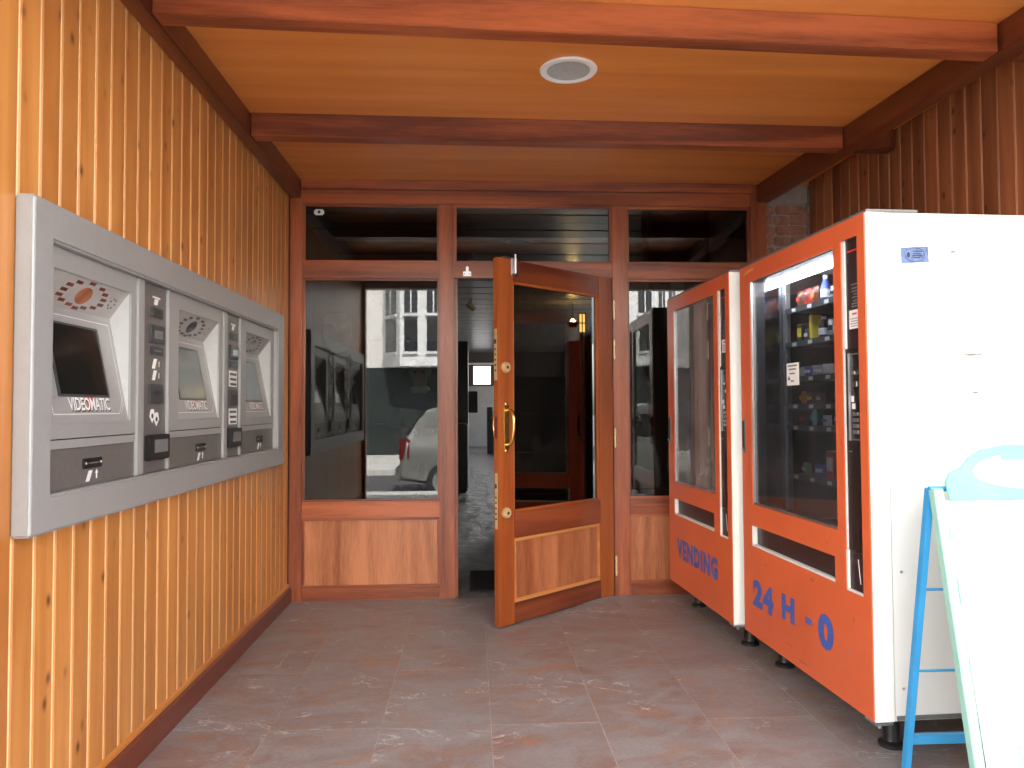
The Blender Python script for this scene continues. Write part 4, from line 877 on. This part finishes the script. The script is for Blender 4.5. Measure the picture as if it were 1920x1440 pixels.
for lab_, a_, b_, x_, t_, w_, h_ in (('red and white snack bag far right ','pk_red','pk_white',0.46,0,.05,.08),('brown snack bag beside the far right bag ','pk_brown','pk_white',0.40,0,.05,.075),
        ('small white packet right of the red bag ','pk_white','pk_blue',0.48,1,.04,.06),('black snack bag between the two cartons ','pk_black','pk_white',0.865,1,.04,.06),
        ('dark blue packet far right ','pk_blue','pk_foil',0.47,2,.07,.045),('small green packet far right ','pk_green','pk_yellow',0.46,3,.045,.06),('brown packet in the middle ','pk_brown','pk_foil',0.76,3,.05,.05),('black packet left of the middle ','pk_black','pk_yellow',0.84,3,.05,.055),
        ('black packet leftmost ','pk_black','pk_red',0.92,4,.05,.06),('foil packet in the middle ','pk_foil','pk_blue',0.71,4,.055,.05),('red packet far right ','pk_red','pk_yellow',0.51,4,.05,.065),
        ('blue and white packet far right ','pk_blue','pk_white',0.55,5,.06,.09)):
    bag(lab_+(T1,T2,T3,T4,T5,T6)[t_], a_, b_, x_, SHZ[t_], w_, h_, 0.25)
# ================================================================== A-board sign in front of the near machine
ab = thing('sign_board', 'folding A-board sign with blue rear frame and pale mint print', 'sign board', (1.72,2.28,0))
AX0, AX1 = 1.418, 2.06
Yf, Yb, Ya, Zap = 2.06, 2.455, 2.275, 0.965
def bar(p, q, w_, d_): # flat bar along x-normal
    p = Vector(p); q = Vector(q); dd = (q-p).normalized(); xx = Vector((1,0,0)); nn_ = dd.cross(xx).normalized()
    o = [(-1,-1),(1,-1),(1,1),(-1,1)]
    return MB().hexa([p+xx*(i*w_/2)+nn_*(j*d_/2) for i,j in o], [q+xx*(i*w_/2)+nn_*(j*d_/2) for i,j in o])
for xx_ in (AX0+0.02, AX1-0.02):
    part(ab, 'rear_leg', bar((xx_,Yb,0.0),(xx_,Ya+0.012,Zap),0.020,0.026), 'bluebar', 0.002)
    part(ab, 'front_leg', bar((xx_+0.004,Yf,0.0),(xx_+0.004,Ya-0.012,Zap),0.030,0.030), 'mint', 0.002)
for zz in (0.36, 0.635, 0.905):
    yb_ = Yb+(Ya+0.012-Yb)*zz/Zap
    part(ab, 'cross_wire', MB().cyl((AX0+0.034,yb_,zz),(AX1-0.034,yb_,zz),0.0045,8), 'bluebar')
part(ab, 'foot_rail', MB().box(AX0+0.036,AX1-0.036,Yb-0.014,Yb+0.010,0.10,0.13), 'bluebar', 0.002)
part(ab, 'ridge', MB().cyl((AX0+0.01,Ya,Zap),(AX1-0.01,Ya,Zap),0.008,10), 'bluebar')
def fpt(x_, z_, e): # on the front leaf
    y_ = Yf+(Ya-Yf)*z_/Zap; return (x_, y_-0.017-e, z_)
def leaf(pts, e0, e1): return MB().hexa([fpt(p[0],p[1],e0) for p in pts], [fpt(p[0],p[1],e1) for p in pts])
part(ab, 'print_panel', leaf([(AX0+0.041,0.06),(AX1-0.01,0.06),(AX1-0.01,0.93),(AX0+0.041,0.93)], 0, 0.006), 'poster')
hd_ = [(1.475,0.931),(1.470,0.985),(1.485,1.015),(1.525,1.03),(1.555,1.06),(1.60,1.085),(1.68,1.10),(1.78,1.10),(1.87,1.085),(1.93,1.05),(1.98,1.0),(1.99,0.931)]
hp_ = part(ab, 'rounded_header', leaf(hd_, 0, 0.007), 'mint_print', 0.002)
part(hp_, 'white_inlay', leaf(blob(1.73,1.02,0.16,0.055,28,0.03,3), 0.0072, 0.0085), 'white'); part(hp_, 'mint_tablet', leaf([(1.66,1.055),(1.80,1.055),(1.80,1.075),(1.66,1.075)], 0.0087, 0.0095), 'mint_print')
part(ab, 'leaflet', leaf([(1.50,0.70),(1.86,0.74),(1.86,0.86),(1.52,0.90)], 0.0062, 0.007), 'white')

# ================================================================== across the street (mirrored in the panes)
ob = thing('bay_window_house', 'white house with bay windows mirrored in the left pane', 'building', (-1.5,-9.3,-0.14))
BF = -9.2
part(ob, 'wall', MB().box(-14,14,BF-6,BF,2.26,10.5), 'plaster'); part(ob, 'ground_floor', MB().box(-14,14,BF-6,BF+0.06,-0.138,2.255), 'stone_dark'); part(ob, 'plinth', MB().box(-14,14,BF+0.062,BF+0.16,-0.138,0.06), 'paving'); part(ob, 'roof', MB().hexa([(-14.3,BF-6.3,10.502),(14.3,BF-6.3,10.502),(14.3,BF+0.3,10.502),(-14.3,BF+0.3,10.502)],[(-14,BF-4,12),(14,BF-4,12),(14,BF-2.5,12),(-14,BF-2.5,12)]), 'brick')
def bay(xc, nm):
    ring = [(xc-1.25,BF+0.002),(xc-0.75,BF+0.75),(xc+0.35,BF+0.85),(xc+1.1,BF+0.002)]
    b_ = part(ob, 'bay', MB().hexa([(p[0],p[1],2.26) for p in ring], [(p[0],p[1],9.5) for p in ring]), 'paint_white')
    for i in range(3):
        p = Vector((ring[i][0],ring[i][1],0)); q = Vector((ring[i+1][0],ring[i+1][1],0)); L = (q-p).length; dd = (q-p)/L; nn_ = Vector((-dd.y,dd.x,0))
        k = 2 if L > 1.05 else 1
        for j in range(k):
            c0 = p+dd*(L*(j+0.5)/k); hw_ = L/k*0.29
            for z0, z1, mt in ((2.62,3.45,'carglass'),(3.56,4.25,'carglass'),(5.0,6.2,'carglass'),(6.35,7.2,'carglass')):
                for zz in (z0,):
                    a_ = [c0-dd*hw_+nn_*0.003, c0+dd*hw_+nn_*0.003, c0+dd*hw_+nn_*0.02, c0-dd*hw_+nn_*0.02]
                    wn = part(b_, 'window_pane', MB().hexa([(s_.x,s_.y,z0) for s_ in a_], [(s_.x,s_.y,z1) for s_ in a_]), mt)
                    if z0 > 3.5:
                        a_ = [c0-dd*0.015+nn_*0.021, c0+dd*0.015+nn_*0.021, c0+dd*0.015+nn_*0.03, c0-dd*0.015+nn_*0.03]
                        part(b_, 'glazing_bar', MB().hexa([(s_.x,s_.y,z0) for s_ in a_], [(s_.x,s_.y,z1) for s_ in a_]), 'paint_white')
            a_ = [c0-dd*hw_*1.15+nn_*0.003, c0+dd*hw_*1.15+nn_*0.003, c0+dd*hw_*1.15+nn_*0.05, c0-dd*hw_*1.15+nn_*0.05]
            part(b_, 'sill', MB().hexa([(s_.x,s_.y,2.55) for s_ in a_], [(s_.x,s_.y,2.60) for s_ in a_]), 'paint_white'); part(b_, 'sill', MB().hexa([(s_.x,s_.y,3.48) for s_ in a_], [(s_.x,s_.y,3.53) for s_ in a_]), 'paint_white')
bay(-1.0, 'a'); bay(4.2, 'b')
# ------------------------------------------------------------------ parked silver car
car = thing('parked_car', 'silver hatchback with red tail lamp mirrored in the left pane', 'car', (0.9,-3.2,-0.26))
g0 = -0.26; CX, CY = -1.20, -3.25       # rear bumper x, near side centre line
prof = [(0.05,0.30),(0.0,0.45),(0.02,0.70),(0.06,0.95),(0.14,1.05),(0.30,1.30),(0.45,1.46),(0.70,1.53),(1.40,1.56),(2.10,1.52),(2.70,1.22),(3.10,1.02),(3.75,0.88),(4.05,0.70),(4.12,0.45),(4.05,0.26),(3.5,0.22),(0.6,0.22)]
mb = MB(); secs = [(-0.84,0.86,0.10),(-0.80,0.97,0.03),(-0.62,1.0,0.0),(0.62,1.0,0.0),(0.80,0.97,0.03),(0.84,0.86,0.10)]
n = len(prof); vs = []
for (yy, k, dz) in secs:
    for (px_, pz_) in prof:
        tumble = 1-max(0,(pz_-0.95))*0.30
        zz = pz_*(k if pz_ > 1.0 else 1.0)+ (dz if pz_ < 0.4 else 0)
        xx = 2.06+(px_-2.06)*(1-dz*0.3)
        vs.append((CX+xx, CY+yy*tumble, g0+zz))
fs = [(i*n+k, i*n+(k+1)%n, (i+1)*n+(k+1)%n, (i+1)*n+k) for i in range(len(secs)-1) for k in range(n)]+[tuple(range(n)), tuple(reversed(range((len(secs)-1)*n, len(secs)*n)))]
mb.add(vs, fs); part(car, 'body', mb, 'coat_car', 0.03, True)
def cquad(pts, y_, mt, nm): part(car, nm, MB().hexa([(CX+p[0],y_+ (0.0 if y_>CY else 0),g0+p[1]) for p in pts], [(CX+p[0],y_+0.012,g0+p[1]) for p in pts]), mt)
cquad([(0.62,0.98),(1.35,0.98),(1.35,1.38),(0.78,1.36)], CY+0.775, 'carglass', 'side_window'); cquad([(1.42,0.98),(2.30,0.98),(2.02,1.38),(1.42,1.38)], CY+0.775, 'carglass', 'side_window')
for s_ in (-1,1):
    part(car, 'tail_lamp', MB().box(CX+0.015,CX+0.20,CY+s_*0.77-0.06,CY+s_*0.77+0.06,g0+0.64,g0+1.0), 'tail', 0.02)
    part(car, 'headlamp', MB().box(CX+3.85,CX+4.10,CY+s_*0.62-0.13,CY+s_*0.62+0.13,g0+0.62,g0+0.76), 'carglass', 0.03)
    for wx_ in (0.75, 3.30):
        wh = part(car, 'wheel', MB().lathe([(0.20,-0.09),(0.29,-0.09),(0.30,-0.06),(0.30,0.06),(0.29,0.09),(0.20,0.09)], (CX+wx_,CY+s_*0.76,g0+0.30), 28, 0, 'y'), 'rubber', 0, True)
        part(wh, 'rim', MB().lathe([(0.195,-0.095),(0.195,0.095),(0.06,0.10),(0.05,0.11)], (CX+wx_,CY+s_*0.76,g0+0.30), 20, 0, 'y'), 'alu', 0, True)
part(car, 'rear_window', MB().hexa([(CX+0.10,CY-0.62,g0+1.06),(CX+0.10,CY+0.62,g0+1.06),(CX+0.40,CY+0.54,g0+1.44),(CX+0.40,CY-0.54,g0+1.44)],[(CX+0.125,CY-0.62,g0+1.05),(CX+0.125,CY+0.62,g0+1.05),(CX+0.42,CY+0.54,g0+1.43),(CX+0.42,CY-0.54,g0+1.43)]), 'carglass')
part(car, 'bumper', MB().box(CX-0.06,CX+0.25,CY-0.78,CY+0.78,g0+0.30,g0+0.56), 'coat_car', 0.05, True)

# ------------------------------------------------------------------ person standing inside, behind the left window
def person():
    px, py, g = -0.44, 6.35, 0.0
    J = dict(pel=(0,0,0.98,.15,.11), waist=(0,0.01,1.12,.15,.11), chest=(0,0.0,1.36,.19,.13), neck=(0,0.01,1.53,.065,.065), jaw=(0,0.03,1.60,.07,.085), head=(0,0.03,1.70,.085,.10), crown=(0,0.01,1.78,.06,.07),
      hl=(-.10,0,.93,.11,.11), kl=(-.11,.01,.52,.075,.08), al=(-.12,-.02,.09,.05,.055), tl=(-.14,.13,.04,.045,.04),
      hr=(.10,0,.93,.11,.11), kr=(.11,.01,.52,.075,.08), ar=(.12,-.02,.09,.05,.055), tr=(.14,.13,.04,.045,.04),
      sl=(-.20,0,1.45,.075,.08), el=(-.27,.02,1.17,.06,.06), wl=(-.12,.25,1.15,.04,.04), pl=(-.06,.31,1.16,.042,.028),
      sr=(.20,0,1.45,.075,.08), er=(.27,.02,1.17,.06,.06), wr=(.12,.25,1.15,.04,.04), pr=(.06,.31,1.16,.042,.028))
    E2 = ['pel-waist','waist-chest','chest-neck','neck-jaw','jaw-head','head-crown','pel-hl','hl-kl','kl-al','al-tl','pel-hr','hr-kr','kr-ar','ar-tr','chest-sl','sl-el','el-wl','wl-pl','chest-sr','sr-er','er-wr','wr-pr']
    for s_ in 'lr':
        k = -1 if s_ == 'l' else 1
        for i in range(4):
            J['f%s%da' % (s_, i)] = (k*(.035-.006*i), .345, 1.185-.020*i, .0095, .0095); J['f%s%db' % (s_, i)] = (k*(.012-.004*i), .372-.004*i, 1.182-.020*i, .008, .008)
            E2 += ['p%s-f%s%da' % (s_, s_, i), 'f%s%da-f%s%db' % (s_, i, s_, i)]
        J['f%st' % s_] = (k*.045, .335, 1.205, .011, .011); E2.append('p%s-f%st' % (s_, s_))
    keys = list(J); me = bpy.data.meshes.new('person')
    me.from_pydata([J[k][:3] for k in keys], [tuple(keys.index(q) for q in e.split('-')) for e in E2], [])
    tmp = link(bpy.data.objects.new('tmp', me)); sk = tmp.modifiers.new('skin', 'SKIN'); ss = tmp.modifiers.new('sub', 'SUBSURF'); ss.levels = 2; ss.render_levels = 2
    for i, k in enumerate(keys): me.skin_vertices[0].data[i].radius = J[k][3:]
    me.skin_vertices[0].data[0].use_root = True
    bpy.context.view_layer.update()
    m2 = bpy.data.meshes.new_from_object(tmp.evaluated_get(bpy.context.evaluated_depsgraph_get())); bpy.data.objects.remove(tmp)
    M['skin'] = plain('skin', (0.45, 0.25, 0.18), 0.5); M['jacket'] = plain('dark_green_jacket', (0.03, 0.045, 0.042), 0.8, 0, 0.3, 20); M['trousers'] = plain('dark_trousers', (0.02, 0.022, 0.03), 0.8); M['hair'] = plain('fair_hair', (0.42, 0.36, 0.28), 0.6, 0, 0.3, 40)
    m2.materials.clear()
    for k in ('jacket', 'trousers', 'skin', 'black'): m2.materials.append(M[k])
    for p in m2.polygons:
        c = p.center; p.use_smooth = True
        p.material_index = 2 if (c.z > 1.535 or (c.y > .27 and c.z > 1.0)) else (3 if c.z < .10 else (1 if c.z < .92 else 0))
    root = thing('person', 'person in dark green jacket standing inside behind the left window', 'person', (px,py,g), math.pi); LOCAL.add(root.name); root.scale = (0.9, 0.9, 0.9)
    o = link(bpy.data.objects.new('body', m2)); o.parent = root
    hb = MB().lathe([(.098,-.06),(.108,0),(.10,.05),(.07,.095),(.02,.112)], (0,-.005,1.72), 20); part(root, 'hair', hb, 'hair', 0, True)
    part(root, 'collar', MB().lathe([(.085,-.03),(.095,0),(.09,.03),(.075,.035)], (0,.012,1.53), 20), 'pk_white', 0, True)
    for k in (-1, 1): part(root, 'eye', MB().lathe([(.012,0),(.009,.004),(.003,.005)], (k*.033,.118,1.70), 10, 0, 'y'), 'black', 0, True)
    part(root, 'nose', MB().hexa([(-.014,.11,1.655),(.014,.11,1.655),(.010,.142,1.658),(-.010,.142,1.658)], [(-.006,.115,1.70),(.006,.115,1.70),(.005,.122,1.70),(-.005,.122,1.70)]), 'skin', 0.003, True)
    part(root, 'mouth', MB().box(-.024,.024,.112,.121,1.625,1.634), 'pk_red', 0.003)
    return root
person()
